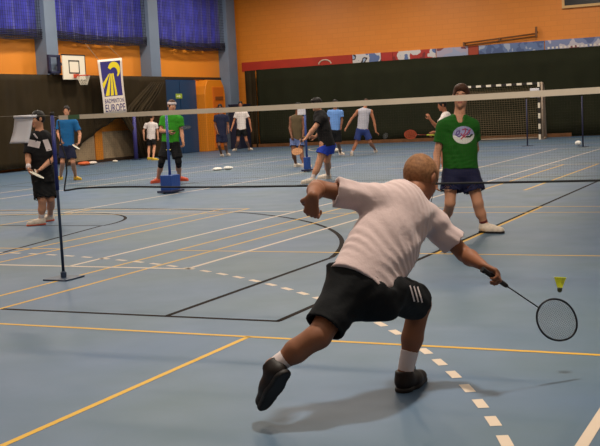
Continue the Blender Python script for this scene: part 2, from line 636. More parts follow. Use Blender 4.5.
    f2.sub(Cone(nk-up*.015*u, nk+unit(hd-nk)*.2, .066*u, .072*u), .01)
    if 'vneck' in mats:
        f2.sub(Cone(nk+fwd*.09*u-up*.04*u, nk+fwd*.1*u+up*.1, .028*u, .07*u), .01)
    if not vest:
        for i, s in enumerate('LR'):
            ax = unit(E_[s]-S[s]); en = S[s]+(E_[s]-S[s])*sleeve[i]
            f2.sub(Cone(en-ax*.03, en+ax*.1, .052*b, .062*b))
    else:
        for i, s in enumerate('LR'):
            f2.sub(Ell(S[s]+lat*(1 if s == 'R' else -1)*.05*b, R3, np.array([.05, .1, .2])*b), .01)
    shirt = f2.build('shirt', mats['shirt'], root, 2)
    # shorts
    so = []
    wp = pel+up*(hem+.022)*u
    so.append((Cone(pel+up*.12*u, pel-up*.02*u, .145*b+.01, .165*b+.012, (unit(np.cross(up, hright)), .74), [(wp, up)]), .0))
    so.append((Ell(pel-up*.03*u, np.array([hright, up, unit(np.cross(up, hright))]), np.array([.175, .12, .13])*b, [(wp, up)]), .03))
    for s in 'LR':
        ax = unit(K[s]-HP[s]); en = HP[s]+(K[s]-HP[s])*short_len
        so.append((Cone(HP[s]-ax*.01, en+ax*.06, .102*b, mats.get('flare', .1)*b, None, [(en, ax)]+([(wp, up)] if -(ax@up) > .72 else [])), .05))
    f3 = field_for([p for p, k in so], hs)
    for p, k in so: f3.add(p, k)
    if wrinkle:
        f3.warp(lambda X, Y, Z: wrinkle*.7*np.sin(X*34+4*np.sin(Z*17+ph[5])+Y*25)*np.sin(Y*31+3*np.sin(Z*13)))
    for s in 'LR':
        ax = unit(K[s]-HP[s]); en = HP[s]+(K[s]-HP[s])*short_len
        f3.sub(Cone(en-ax*.04, en+ax*.12, (mats.get('flare', .1)-.014)*b, (mats.get('flare', .1)-.012)*b))
    lo_ = mats.get('loose', 1.07)
    f3.sub(Cone(pel+up*(hem-.12)*u, pel+up*TL*.45, (.16*b+g)*lo_-.003, (.15*b+g)*lo_-.003, fl2, [(pel+up*(hem+.012)*u, -up)]))
    shorts = f3.build('shorts', mats['shorts'], root, 2)
    if tights is not None:
        for s in 'LR':
            k, a = K[s], A[s]; en = k+(a-k)*tights
            q = [Cone(HP[s]+(k-HP[s])*.5, k, .085*b, .064*b), Cone(k, en+(a-k)*.1, .063*b, .058*b, None, [(en, unit(a-k))])]
            ff = field_for(q, hs)
            for p in q: ff.add(p, .03)
            ff.build('tights', mats['shorts'], root, 1)
    for s in 'LR':
        a, k = A[s], K[s]; ax = unit(k-a); fd = FD[s]
        upf = unit(np.array([0, 0, 1.])-fd*fd[2]); sd = unit(np.cross(fd, upf))
        if sock:
            en = a+ax*sock*u
            q = [Cone(a+ax*.015*u, en+ax*.04*u, .041*u, .05*u, None, [(en, ax)])]
            ff = field_for(q, hs); ff.add(q[0])
            ff.build('sock', mats['sock'], root, 1)
        hl = F[s]
        q = [(Cone(hl+upf*.045*u+fd*.035*u, hl+upf*.042*u+fd*.14*u, .042*u, .044*u), 0),
             (Cone(hl+upf*.04*u+fd*.12*u, hl+upf*.032*u+fd*.245*u, .046*u, .036*u, (sd, 1.12)), .04),
             (Cone(a-upf*.02*u, a+upf*.012*u-fd*.005*u, .05*u, .048*u, None, [(a+upf*.022*u, upf)]), .03)]
        ff = field_for([p for p, k_ in q], min(hs, .008))
        for p, k_ in q: ff.add(p, k_)
        ff.clip(hl+upf*.012*u, -upf)
        shoe = ff.build('shoe', mats['shoe'], root, 1)
        q = [Cone(hl+upf*.012*u+fd*.035*u, hl+upf*.012*u+fd*.14*u, .046*u, .046*u),
             Cone(hl+upf*.012*u+fd*.13*u, hl+upf*.012*u+fd*.25*u, .05*u, .04*u)]
        ff = field_for(q, min(hs, .007))
        for p in q: ff.add(p, .03)
        ff.clip(hl+upf*.024*u, upf); ff.clip(hl, -upf)
        so_ = ff.build('sole', mats.get('sole', mats['shoe']), None, 1)
        so_.parent = shoe
    return dict(root=root, GP=GP, shirt=shirt, shorts=shorts, W=W, E=E_, nk=nk, pel=pel, up=up, lat=lat, fwd=fwd, hd=hd, hup=hup, hf=hf, K=K, HP=HP, A=A, u=u, S=S, FD=FD, F=F, hr=hr)


def wristband(p, s, m, w=.06):
    d = unit(p['W'][s]-p['E'][s]); c = p['W'][s]-d*.03
    mb = MB()
    mb.lathe([(.028, -w/2), (.036, -w/2), (.038, 0), (.036, w/2), (.028, w/2)], c, d, 16)
    mb.build('wristband', m, p['root'], True)


# ------------------------------------------------------------------ racket
def racket(label, grip, direction, face, frame_m, grip_m, string_m, srad=.0006, group='badminton rackets', flex=1.0):
    grip = np.asarray(grip, float); d = unit(direction); f = np.asarray(face, float); n = unit(f-d*(f@d)); s = np.cross(d, n)
    o = grip-d*.07
    root = thing('badminton_racket', o, label, 'racket', group)
    T = lambda x, z, y=0: o+s*x+d*z+n*y
    mb = MB(); mb.lathe([(.0, -.004), (.0155, -.004), (.0155, .006), (.0125, .02), (.0125, .15), (.011, .168), (.006, .175), (0, .176)], o, d, 8)
    mb.build('grip', grip_m, root)
    mb = MB(); mb.tube([T(0, .17), T(0, .38), T(0, .405)], .0038, 8)
    mb.build('shaft', frame_m, root, True)
    mb = MB()
    cz, a, b = .535, .103, .134
    pts = [T(a*math.sin(t)*(1-.08*(math.cos(t) < 0)*abs(math.cos(t))), cz-b*math.cos(t)) for t in np.linspace(0, 2*math.pi, 49)[:-1]]
    mb.tube(pts, .0055, 8, closed=True)
    mb.build('frame', frame_m, root, True)
    mb = MB()
    for i in range(-10, 11):
        x = i/10.8*a
        hz = b*math.sqrt(max(0, 1-(x/a)**2))
        mb.obox(T(x, cz, .0004), s*srad, n*srad, d*hz)
    for i in range(-11, 12):
        z = i/11.8*b
        hx = a*math.sqrt(max(0, 1-(z/b)**2))
        mb.obox(T(0, cz+z, -.0004), s*hx, n*srad, d*srad)
    mb.build('strings', string_m, root)
    return root


def shuttle(label, tip, axis, skirt_m, cork_m, group=None):
    """tip = cork end; axis points from cork to skirt"""
    root = thing('shuttlecock', tip, label, 'shuttlecock', group)
    mb = MB(); mb.lathe([(.0, 0), (.008, .002), (.0125, .009), (.0132, .02), (.0132, .026), (0, .027)], tip, axis, 16)
    mb.build('cork', cork_m, root, True)
    mb = MB(); ax = unit(axis)
    ref = np.array([1., 0, 0]); a = unit(np.cross(ax, ref)); b_ = np.cross(ax, a)
    tip = np.asarray(tip)
    for i in range(16):
        th = 2*math.pi*i/16; th2 = th+.32
        v = lambda t, r, hgt: tip+ax*hgt+r*(math.cos(t)*a+math.sin(t)*b_)
        mb.add([v(th, .0128, .026), v(th+.14, .0128, .026), v(th2+.06, .033, .082), v(th2-.3, .033, .082)], [(0, 1, 2, 3)])
    for hgt, r in ((.045, .0195), (.062, .026)):
        mb.tube([tip+ax*hgt+r*(math.cos(t)*a+math.sin(t)*b_) for t in np.linspace(0, 2*math.pi, 17)[:-1]], .001, 5, closed=True)
    mb.build('skirt', skirt_m, root, solid=.0006)
    return root

# ================================================================== THE SETTING
XW, YB, XR, YF, ZC = -20.5, 35.3, 15.0, -13.0, 7.6
FLOOR = bpy.data.materials.new('sports floor'); FLOOR.use_nodes = True
nt = FLOOR.node_tree; b = nt.nodes['Principled BSDF']
tc = nt.nodes.new('ShaderNodeTexCoord')
n1 = nt.nodes.new('ShaderNodeTexNoise'); n1.inputs['Scale'].default_value = .55; n1.inputs['Detail'].default_value = 5
r1 = nt.nodes.new('ShaderNodeValToRGB')
r1.color_ramp.elements[0].position = .35; r1.color_ramp.elements[1].position = .68
r1.color_ramp.elements[0].color = (*lin((76, 99, 127)), 1); r1.color_ramp.elements[1].color = (*lin((84, 103, 113)), 1)
nt.links.new(tc.outputs['Object'], n1.inputs['Vector']); nt.links.new(n1.outputs['Fac'], r1.inputs['Fac'])
nt.links.new(r1.outputs['Color'], b.inputs['Base Color'])
n2 = nt.nodes.new('ShaderNodeTexNoise'); n2.inputs['Scale'].default_value = 2.2; n2.inputs['Detail'].default_value = 6
r2 = nt.nodes.new('ShaderNodeMapRange'); r2.inputs['To Min'].default_value = .4; r2.inputs['To Max'].default_value = .58
nt.links.new(tc.outputs['Object'], n2.inputs['Vector']); nt.links.new(n2.outputs['Fac'], r2.inputs['Value'])
nt.links.new(r2.outputs['Result'], b.inputs['Roughness'])
b.inputs['Specular IOR Level'].default_value = .26

L_Y = mat('yellow court line', (208, 160, 36), .5, .2)
L_W = mat('white court line', (206, 186, 166), .5, .2)
L_B = mat('brown court line', (34, 25, 21), .8, .06)

fl = MB()
fl.box((XW-.3, YF-.3, -.2), (XR+.3, YB+.3, 0), 0)


def strip(x0, y0, x1, y1, w, mi, z):
    d = np.array([x1-x0, y1-y0]); d = d/np.linalg.norm(d); n = np.array([-d[1], d[0]])*w/2
    fl.add([(x0-n[0], y0-n[1], z), (x1-n[0], y1-n[1], z), (x1+n[0], y1+n[1], z), (x0+n[0], y0+n[1], z)], [(0, 1, 2, 3)], mi)


def arc(cx, cy, r, a0, a1, w, mi, z, n=48):
    A = np.radians(np.linspace(a0, a1, n+1))
    for p, q in zip(A[:-1], A[1:]):
        vs = [(cx+(r+s*w/2)*math.cos(t), cy+(r+s*w/2)*math.sin(t), z) for (s, t) in ((-1, p), (1, p), (1, q), (-1, q))]
        fl.add(vs, [(0, 1, 2, 3)], mi)


zY, zW, zB = .0012, .0016, .0008
for cx, sides in ((0.0, (-3.03, -2.57, 3.03)), (-7.66, (-3.03, -2.57, 2.57, 3.03))):
    for x in sides: strip(cx+x, -6.7, cx+x, 6.7, .04, 1, zY)
    for y in (-6.68, -5.92, -1.98, 1.98, 5.92, 6.68): strip(cx-3.05, y, cx+3.05, y, .04, 1, zY)
    for sg in (-1, 1): strip(cx, sg*1.98, cx, sg*6.7, .04, 1, zY)
strip(-.93, 9.5, -.93, 16.4, .05, 1, zY); strip(-1.7, 9.8, -1.7, 16.4, .05, 1, zY)
strip(-6.0, 16.4, -.9, 16.4, .05, 1, zY)
# tennis, white
for x in (-13.1, -11.72, -3.56, -2.13): strip(x, .73, x, 24.5, .05, 2, zW)
for y in (.73, 24.5): strip(-13.12, y, -2.105, y, .055, 2, zW)
for y in (6.2, 19.0): strip(-11.72, y, -3.53, y, .05, 2, zW)
strip(-7.9, 6.2, -7.9, 19.0, .05, 2, zW)
strip(2.5, -8.5, 2.5, 20, .055, 2, zW)
# basketball, brown
strip(-15.04, -1.46, -.02, -1.46, .05, 3, zB); strip(-.04, -1.46, -.04, 26.5, .05, 3, zB); strip(-15.04, -1.46, -15.04, 26.5, .05, 3, zB)
for sx, yy in ((-.98, 1.62), (-14.1, 1.62)): strip(sx, -1.46, sx, yy, .05, 3, zB)
arc(-7.54, .115, 6.73, 13, 167, .055, 3, zB, 80)
strip(-4.6, -1.46, -5.76, 4.34, .05, 3, zB); strip(-10.48, -1.46, -9.32, 4.34, .05, 3, zB); strip(-9.32, 4.34, -5.76, 4.34, .05, 3, zB)
arc(-7.54, 4.34, 1.8, 0, 180, .05, 3, zB, 40)
strip(-15.04, 12.54, -.04, 12.54, .05, 3, zB); arc(-7.54, 12.54, 1.8, 0, 360, .05, 3, zB, 60)
# handball, white: dashed nine metre line, far six metre line
ang = 24.1-1.91*14
while ang < 90:
    arc(-6.04, -7.35, 9.0, ang-.5, ang+.5, .055, 2, zW, 2); arc(-9.04, -7.35, 9.0, 180-ang-.5, 180-ang+.5, .055, 2, zW, 2)
    ang += 1.91
for k in range(10): strip(-9.0+.3*k, 1.65, -8.85+.3*k, 1.65, .055, 2, zW)
arc(-6.04, 32.65, 6.0, 270, 360, .055, 2, zW, 40); arc(-9.04, 32.65, 6.0, 180, 270, .055, 2, zW, 40); strip(-9.04, 26.65, -6.04, 26.65, .055, 2, zW)
strip(-17.5, 32.65, 2.5, 32.65, .05, 2, zW)
floor = fl.build('floor', [FLOOR, L_Y, L_W, L_B]); structure(floor)

ORANGE = mat('orange wall paint', (226, 138, 44), .55, .35, var=.05, scale=.6, bump=.12, bscale=7)
WALLB = bpy.data.materials.new('orange painted brick'); WALLB.use_nodes = True
nt = WALLB.node_tree; b = nt.nodes['Principled BSDF']
tc = nt.nodes.new('ShaderNodeTexCoord'); mp = nt.nodes.new('ShaderNodeMapping'); mp.inputs['Rotation'].default_value = (math.pi/2, 0, 0)
br = nt.nodes.new('ShaderNodeTexBrick')
br.inputs['Color1'].default_value = (*lin((219, 129, 36)), 1); br.inputs['Color2'].default_value = (*lin((223, 133, 39)), 1)
br.inputs['Mortar'].default_value = (*lin((213, 124, 34)), 1)
br.inputs['Scale'].default_value = 1.0; br.inputs['Brick Width'].default_value = .5; br.inputs['Row Height'].default_value = .21
br.inputs['Mortar Size'].default_value = .012
nt.links.new(tc.outputs['Object'], mp.inputs['Vector']); nt.links.new(mp.outputs['Vector'], br.inputs['Vector'])
nt.links.new(br.outputs['Color'], b.inputs['Base Color'])
b.inputs['Roughness'].default_value = .5
CEIL = mat('ceiling paint', (206, 196, 178), .8)
DARKWALL = mat('side wall paint', (150, 120, 84), .7)

mb = MB(); mb.box((XW-.3, YB, 0), (XR+.3, YB+.3, ZC)); structure(mb.build('wall_back', WALLB))
mb = MB(); mb.box((XW-.3, YF, 0), (XW, YB, ZC)); structure(mb.build('wall_left', ORANGE))
mb = MB(); mb.box((XR, YF, 0), (XR+.3, YB, ZC)); structure(mb.build('wall_right', DARKWALL))
mb = MB(); mb.box((XW-.3, YF-.3, 0), (XR+.3, YF, ZC)); structure(mb.build('wall_front', DARKWALL))
mb = MB(); mb.box((XW-.3, YF-.3, ZC), (XR+.3, YB+.3, ZC+.2)); structure(mb.build('ceiling', CEIL))
# pilasters of the left wall
PIL = mat('blue grey pilaster paint', (112, 126, 146), .6, .3, var=.06, scale=1.5, bump=.1, bscale=9)
k = 1
for y0, y1 in ((14.9, 15.5), (21.35, 21.97), (27.71, 28.4), (33.96, 34.75)):
    mb = MB(); mb.box((XW, y0, 0), (-20.0, y1, ZC)); mb.box((XW, y0-.003, 4.55), (-19.997, y1+.003, 4.57))
    structure(mb.build('trim_%d' % k, PIL, bevel=.008)); k += 1
# ledge along the left wall at curtain-rail height, boards along the back wall
LEDGE = mat('dark rail', (52, 40, 26), .6)
mb = MB(); mb.box((XW, 5, 3.1), (XW+.06, YB, 3.2)); structure(mb.build('trim_5', LEDGE))
WOODB = mat('varnished brown board', (104, 66, 36), .5, .3, var=.25, scale=5)
mb = MB(); mb.box((-19.6, YB-.42, 0), (-5.2, YB-.37, .15)); structure(mb.build('baseboard_back', WOODB))
WAIN = mat('pale wood panelling', (176, 150, 118), .5, .3, var=.12, scale=3)
mb = MB(); mb.box((XW, 22.2, .12), (XW+.04, 27.7, 1.12)); structure(mb.build('baseboard_left', WAIN))
WDARK = mat('dark skirting', (70, 50, 36), .5)
mb = MB(); mb.box((XW, 22.0, 0), (XW+.06, 27.7, .12)); structure(mb.build('baseboard_left_1', WDARK))
mb = MB(); mb.box((XW, 24.3, .1), (XW+.08, 24.75, 1.14)); structure(mb.build('trim_6', ORANGE))

# windows behind the blue curtains
GLASS = mat('dim window glass', (80, 95, 125), .15)
WFR = mat('window frame paint', (120, 120, 125), .5)
for i, (y0, y1) in enumerate(((15.6, 21.2), (22.1, 27.6), (28.5, 33.85))):
    mb = MB(); mb.box((XW, y0+.2, 4.9), (XW+.02, y1-.2, 7.3), 0)
    for q in np.linspace(y0+.2, y1-.2, 5): mb.box((XW, q-.03, 4.85), (XW+.05, q+.03, 7.35), 1)
    for z in (4.87, 7.33): mb.box((XW, y0+.17, z-.03), (XW+.05, y1-.17, z+.03), 1)
    structure(mb.build('window_%d' % (i+1), [GLASS, WFR]))

BLUEC = mat('royal blue curtain cloth', (64, 66, 172), .75, .2, var=.4, scale=2.2, sheen=.3)
NETB = mat('black netting cord', (26, 24, 40), .8)


def fold_sheet(p0, p1, z0, z1, amp, wl, nx, nz, normal, seed, zfun=None, sag=0.0):
    """folded hanging cloth from p0 to p1 (xy), between heights; zfun(t) gives the lower edge"""
    r_ = np.random.default_rng(seed); ph = r_.uniform(0, 6, 8)
    p0 = np.asarray(p0, float); p1 = np.asarray(p1, float); L = np.linalg.norm(p1-p0); n = np.asarray(normal, float)
    vs = []; fs = []
    for j in range(nz+1):
        for i in range(nx+1):
            t = i/nx; v = j/nz; x = t*L
            zb = z0 if zfun is None else zfun(t)
            z = zb+(z1-zb)*v
            w = math.sin(2*math.pi*x/wl+ph[0]+.8*math.sin(x*1.3+ph[1]))+.5*math.sin(2*math.pi*x/(wl*.47)+ph[2]+(1-v)*1.5)+.4*math.sin(x*.9+ph[3])
            o = amp*w*(.55+.45*(1-v))
            q = p0+(p1-p0)*t+n*(o+amp*2.0)
            vs.append((q[0], q[1], z))
    for j in range(nz):
        for i in range(nx):
            a = j*(nx+1)+i
            fs.append((a, a+1, a+nx+2, a+nx+1))
    return vs, fs


wlabels = ['royal blue window curtain left of the first grey pilaster, behind black netting',
           'royal blue window curtain above the basketball hoop, behind black netting',
           'royal blue window curtain nearest the hall corner, behind black netting']
nlabels = ['black safety netting over the blue curtain left of the first grey pilaster',
           'black safety netting over the blue curtain above the basketball hoop',
           'black safety netting over the blue curtain nearest the hall corner']
for i, (y0, y1) in enumerate(((14.9+.6, 21.33), (22.0, 27.69), (28.42, 33.94))):
    mb = MB(); mb.add(*fold_sheet((-20.42, y0), (-20.42, y1), 4.46, 7.55, .045, .75, 150, 6, (1, 0), 20+i))
    o = mb.build('curtain', BLUEC, None, True, solid=.006)
    tag(o, wlabels[i], 'curtain', 'blue curtains on the high windows')
    mb = MB()
    X0 = -20.14
    sag = lambda y: .10*math.sin(math.pi*(y-y0)/(y1-y0))
    ys = np.arange(y0+.02, y1, .115); zs = np.arange(4.42, 7.55, .115)
    for y in ys: mb.obox((X0, y, (7.6+4.42-sag(y))/2), (.004, 0, 0), (0, .0045, 0), (0, 0, (7.6-4.42+sag(y))/2))
    for z in zs:
        kk = max(0, (5.4-z))
        mb.tube([(X0, y, z-sag(y)*min(1, kk)) for y in np.linspace(y0, y1, 14)], .0045, 4)
    # gathered lower hem
    for q in range(7):
        mb.tube([(X0+.02*random.random(), y, 4.40-sag(y)+q*.05+.012*math.sin(y*5+q)) for y in np.linspace(y0, y1, 30)], .016, 5)
    o = mb.build('safety_net', NETB)
    tag(o, nlabels[i], 'net', 'safety nets over the window curtains')

# dark divider curtains
DRAPE = mat('black green divider cloth', (46, 36, 20), .8, .15, var=.18, scale=1.4)
DRAPE2 = mat('dark green divider cloth', (34, 36, 22), .8, .15, var=.15, scale=1.2)
XD = -19.92
_pe = on_plane(166.5, 100, 0, XD)[1]
_le = [(9, .0)]+[(on_plane(px, py, 0, XD)[1], max(.02, on_plane(px, py, 0, XD)[2])) for px, py in ((66, 163), (76, 149), (98, 131), (116, 119), (121, 118), (130, 128), (138, 142), (146, 159))]+[(40, .02)]


def low_edge(y):
    for (a, za), (b_, zb) in zip(_le[:-1], _le[1:]):
        if a <= y <= b_: return za+(zb-za)*(y-a)/(b_-a)
    return 0


mb = MB(); mb.add(*fold_sheet((XD-.06, 9.0), (XD-.06, _pe), 0, 3.16, .035, .9, 300, 14, (1, 0), 3, lambda t: low_edge(9.0+t*(_pe-9))))
o = mb.build('divider_curtain', DRAPE, None, True, solid=.012)
tag(o, 'black divider curtain along the left wall, lifted into a peak beside the tilted banner', 'curtain')
# the tightly gathered end of the same curtain hangs in diagonal swags
mb = MB()
for q in range(7):
    T_ = [on_plane(px, py, 0, XD+.32+.03*(q % 3)) for px, py in ((164-2*q, 82), (158-3*q, 95), (149-3.4*q, 108), (143-3.2*q, 118), (146-2*q, 135), (149-1.4*q, 157))]
    T_ = [np.array([p_[0], p_[1], max(p_[2], .03)]) for p_ in T_]
    mb.tube(T_, [.025, .05, .07, .075, .06, .05], 8)
o = mb.build('curtain_bundle', DRAPE, None, True)
tag(o, 'gathered end of the black divider curtain hanging in a bundle beside the blue door', 'curtain')
mb = MB(); mb.add(*fold_sheet((-19.75, YB-.3), (-19.2, YB-.3), .02, 3.46, .04, .3, 20, 6, (0, -1), 5))
o = mb.build('divider_curtain', DRAPE, None, True, solid=.012)
tag(o, 'narrow dark curtain panel at the corner end of the back wall', 'curtain', 'dark curtains on the back wall')
mb = MB(); mb.add(*fold_sheet((-19.2, YB-.22), (14.6, YB-.22), .02, 3.48, .035, 1.6, 300, 6, (0, -1), 6))
o = mb.build('divider_curtain', DRAPE2, None, True, solid=.012)
tag(o, 'long black green curtain along the back wall behind the handball goal', 'curtain', 'dark curtains on the back wall')

# blue door and orange recess
DBLUE = mat('dark blue door paint', (30, 62, 96), .45, .4, var=.06, scale=1.5)
mb = MB(); mb.box((XW, 29.0, 0), (XW+.06, 31.7, 3.08)); d1 = mb.build('door_1', DBLUE); structure(d1)
mb = MB()
for y0, y1 in ((29.06, 30.33), (30.37, 31.66)): mb.box((XW+.06, y0, .02), (XW+.1, y1, 3.04))
mb.build('leaf', DBLUE, d1)
STEEL = mat('steel', (150, 150, 150), .35, metal=.8)
mb = MB(); mb.box((XW+.1, 30.24, 1.0), (XW+.12, 30.3, 1.2)); mb.tube([(XW+.13, 30.27, 1.1), (XW+.16, 30.27, 1.1), (XW+.16, 30.12, 1.1)], .011)
mb.build('door_handle', STEEL, d1)
SIGN = mat('green exit sign', (150, 170, 60), .5)
SIGNW = mat('pale sign ink', (224, 228, 180), .5)
t = thing('door_sign', (XW+.1, 30.15, 2.4), 'small yellow green sign stuck high on the dark blue door', 'sign')
mb = MB(); mb.box((XW+.1, 30.0, 2.3), (XW+.115, 30.5, 2.5)); mb.build('plate', SIGN, t)
mb = MB(); mb.box((XW+.115, 30.06, 2.37), (XW+.118, 30.25, 2.42)); mb.add([(XW+.117, 30.25, 2.33), (XW+.117, 30.38, 2.395), (XW+.117, 30.25, 2.46)], [(0, 1, 2)]); mb.build('arrow', SIGNW, t)
OCAB = mat('orange gloss cabinet paint', (216, 128, 30), .4)
OCABD = mat('brown shelf inside', (120, 66, 26), .6)
t = thing('wall_cabinet', (-20.3, 32.6, 0), 'tall orange cabinet with rounded top corners between the blue door and the corner pilaster', 'cabinet')
mb = MB()
prof = [(31.75, 0), (33.45, 0), (33.5, 2.45), (33.4, 2.8), (33.2, 3.06), (32.05, 3.06), (31.85, 2.8), (31.75, 2.45)]
n = len(prof)
mb.add([(XW, y, z) for y, z in prof]+[(-20.02, y, z) for y, z in prof], [tuple(range(n)), tuple(range(2*n-1, n-1, -1))]+[(i, n+i, n+(i+1) % n, (i+1) % n) for i in range(n)])
mb.build('body', OCAB, t, bevel=.02)
mb = MB(); mb.box((-20.02, 32.4, .1), (-19.985, 33.3, 2.75)); mb.build('door', mat('orange cabinet door', (196, 100, 26), .45), t, bevel=.01)
for z in (1.75, 2.2): 
    mb = MB(); mb.box((-19.985, 32.55, z), (-19.955, 33.2, z+.14)); mb.build('shelf', OCABD, t)
t = thing('storage_box', (-19.6, 34.2, 0), 'dark navy block standing in the hall corner beside the narrow curtain', 'box')
NAVY = mat('navy block', (24, 28, 52), .6)
mb = MB(); mb.box((-19.98, 33.7, 0), (-19.5, 34.75, 1.9)); mb.build('body', NAVY, t, bevel=.02)
mb = MB(); mb.box((-19.99, 33.65, 1.9), (-19.46, 34.8, 1.98)); mb.build('lid', NAVY, t, bevel=.01)

# frieze of painted panels above the back curtain
def panel_mat(name, cols, scale, seed):
    m = bpy.data.materials.new(name); m.use_nodes = True
    nt = m.node_tree; b = nt.nodes['Principled BSDF']; b.inputs['Roughness'].default_value = .6
    tc = nt.nodes.new('ShaderNodeTexCoord'); mp = nt.nodes.new('ShaderNodeMapping'); mp.inputs['Location'].default_value = (seed*3.1, seed*1.7, seed)
    n = nt.nodes.new('ShaderNodeTexVoronoi'); n.inputs['Scale'].default_value = scale
    nz = nt.nodes.new('ShaderNodeTexNoise'); nz.inputs['Scale'].default_value = scale*.8
    r = nt.nodes.new('ShaderNodeValToRGB'); r.color_ramp.interpolation = 'CONSTANT'
    while len(r.color_ramp.elements) < len(cols): r.color_ramp.elements.new(.5)
    for i, (pp, c) in enumerate(cols):
        r.color_ramp.elements[i].position = pp; r.color_ramp.elements[i].color = (*lin(c), 1)
    nt.links.new(tc.outputs['Object'], mp.inputs['Vector']); nt.links.new(mp.outputs['Vector'], nz.inputs['Vector'])
    nt.links.new(nz.outputs['Fac'], r.inputs['Fac']); nt.links.new(r.outputs['Color'], b.inputs['Base Color'])
    return m


RED = mat('red banner cloth', (176, 48, 30), .6, var=.12, scale=1.5)
Wt, Bl, Rd, Dk = (206, 200, 200), (92, 112, 160), (170, 44, 36), (50, 36, 40)
panels = [(-20.05, -14.62, RED, 'long plain red banner above the back curtain, nearest the corner'),
          (-14.58, -13.28, panel_mat('figures on blue', [(0, Bl), (.44, Wt), (.56, Dk), (.62, (150, 170, 200))], 2.2, 1), 'blue and white picture panel right beside the long red banner'),
          (-13.26, -12.74, mat('red panel', (168, 46, 40), .6, var=.15, scale=2), 'short dark red panel between two picture panels of the frieze'),
          (-12.72, -10.82, panel_mat('red and white picture', [(0, (120, 30, 34)), (.4, Rd), (.5, Wt), (.6, Bl)], 2.0, 2), 'red picture panel with white and blue figures in the frieze'),
          (-10.78, -9.42, panel_mat('pale picture', [(0, (120, 60, 66)), (.4, (170, 160, 180)), (.55, (150, 160, 190))], 1.8, 3), 'pale grey and blue picture panel left of the pipe rail'),
          (-9.4, -8.98, mat('red brown panel', (160, 62, 38), .6, var=.15, scale=2), 'small red brown panel below the left end of the pipe rail'),
          (-8.96, -6.28, panel_mat('blue lettered panel', [(0, (74, 92, 136)), (.45, (96, 116, 160)), (.56, (160, 168, 190))], 2.4, 4), 'long blue panel with pale marks below the pipe rail'),
          (-6.24, -3.2, panel_mat('blue flags panel', [(0, (84, 96, 140)), (.42, (120, 130, 168)), (.55, (188, 180, 190)), (.68, (120, 60, 70))], 2.0, 5), 'blue panel with pale flags and a chequered lower edge')]
for i, (x0, x1, m, lb) in enumerate(panels):
    hgt = (3.6, 3.86) if i == 0 else (3.6, 3.85)
    mb = MB(); mb.box((x0, YB-.05, hgt[0]-.15), (x1, YB-.003, hgt[1]))
    if i == 7:
        for q in range(18):
            mb.box((x0+.1+q*.165, YB-.056, 3.51), (x0+.1+q*.165+.085, YB-.051, 3.59), 1)
        o = mb.build('picture_panel', [m, mat('white check', (220, 212, 204), .6)])
    else:
        o = mb.build('banner' if i == 0 else 'picture_panel', [m])
    tag(o, lb, 'banner' if i == 0 else 'picture', None if i == 0 else 'picture panels above the back curtain')
mb = MB()
mb.tube([(-15.9-1.2*math.cos(a)*.25, YB-.058, 3.52+.2*math.sin(a)) for a in np.linspace(0.1, math.pi-.1, 12)], .03, 6)
o = mb.build('white_arc_emblem', L_W); o.parent = next(q for q in bpy.data.objects if q.name == 'banner')
# pipe rail and score board
PIPE = mat('brown pipe paint', (112, 70, 36), .5)
t = thing('pipe_rail', (-8, YB, 4.05), 'brown pipe rail with hooked end fixed on the orange back wall', 'rail')
mb = MB(); mb.tube([(-9.55, YB-.16, 3.98), (-6.55, YB-.16, 4.15)], .03, 8); mb.tube([(-9.55, YB-.16, 3.88), (-6.55, YB-.16, 4.05)], .022, 8); mb.build('rail', PIPE, t, True)
for x, z0, z1 in ((-9.55, 3.87, 4.02), (-6.55, 4.0, 4.42), (-8.05, 3.96, 4.1)):
    mb = MB(); mb.box((x-.035, YB-.19, z0), (x+.035, YB-.13, z1)); mb.box((x-.03, YB-.14, (z0+z1)/2-.03), (x+.03, YB, (z0+z1)/2+.03)); mb.build('bracket', PIPE, t)
t = thing('scoreboard', (-4.2, YB, 5.5), 'black scoreboard with pale frame high on the orange back wall', 'scoreboard')
mb = MB(); mb.box((-5.42, YB-.1, 5.15), (-2.4, YB-.05, 6.6)); mb.build('screen', mat('black screen', (22, 18, 18), .3), t)
mb = MB()
for lo, hi in (((-5.52, YB-.12, 5.05), (-2.3, YB, 5.15)), ((-5.52, YB-.12, 6.6), (-2.3, YB, 6.7)), ((-5.52, YB-.12, 5.15), (-5.42, YB, 6.6)), ((-2.4, YB-.12, 5.15), (-2.3, YB, 6.6))): mb.box(lo, hi)
mb.build('frame', mat('pale frame', (214, 170, 110), .5), t)

# basketball hoop on the left wall
BBW = mat('white backboard', (236, 226, 206), .4); BLK = mat('black paint', (28, 24, 24), .5); DB = mat('dark blue steel', (30, 36, 66), .5)
RINGM = mat('orange ring', (206, 70, 40), .45); NETW = mat('white net cord', (220, 210, 190), .7)
t = thing('basketball_hoop', (-19.6, 22.3, 3.0), 'white basketball backboard with orange ring mounted on the left wall', 'basketball hoop')
XB = -19.6
y0, y1 = on_plane(63, 67, 0, XB)[1], on_plane(85, 67, 0, XB)[1]; z0, z1 = on_plane(74, 79.5, 0, XB)[2], on_plane(74, 55.5, 0, XB)[2]; ym = (y0+y1)/2
mb = MB(); mb.box((XB-.04, y0, z0), (XB, y1, z1)); mb.build('backboard', BBW, t)
mb = MB()
def outline(a0, a1, c0, c1, w, x):
    mb.box((x, a0, c0), (x+.004, a1, c0+w)); mb.box((x, a0, c1-w), (x+.004, a1, c1)); mb.box((x, a0, c0), (x+.004, a0+w, c1)); mb.box((x, a1-w, c0), (x+.004, a1, c1))
outline(ym-.3, ym+.3, z0+.2, z0+.66, .045, XB)
mb.build('target_square', BLK, t)
mb = MB(); mb.box((XB-.05, y0-.03, z1), (XB+.01, y1+.03, z1+.035)); mb.box((XB-.05, y1, z0), (XB+.01, y1+.03, z1)); mb.build('edge_trim', BLK, t)
cy = ym; cx = XB+.36
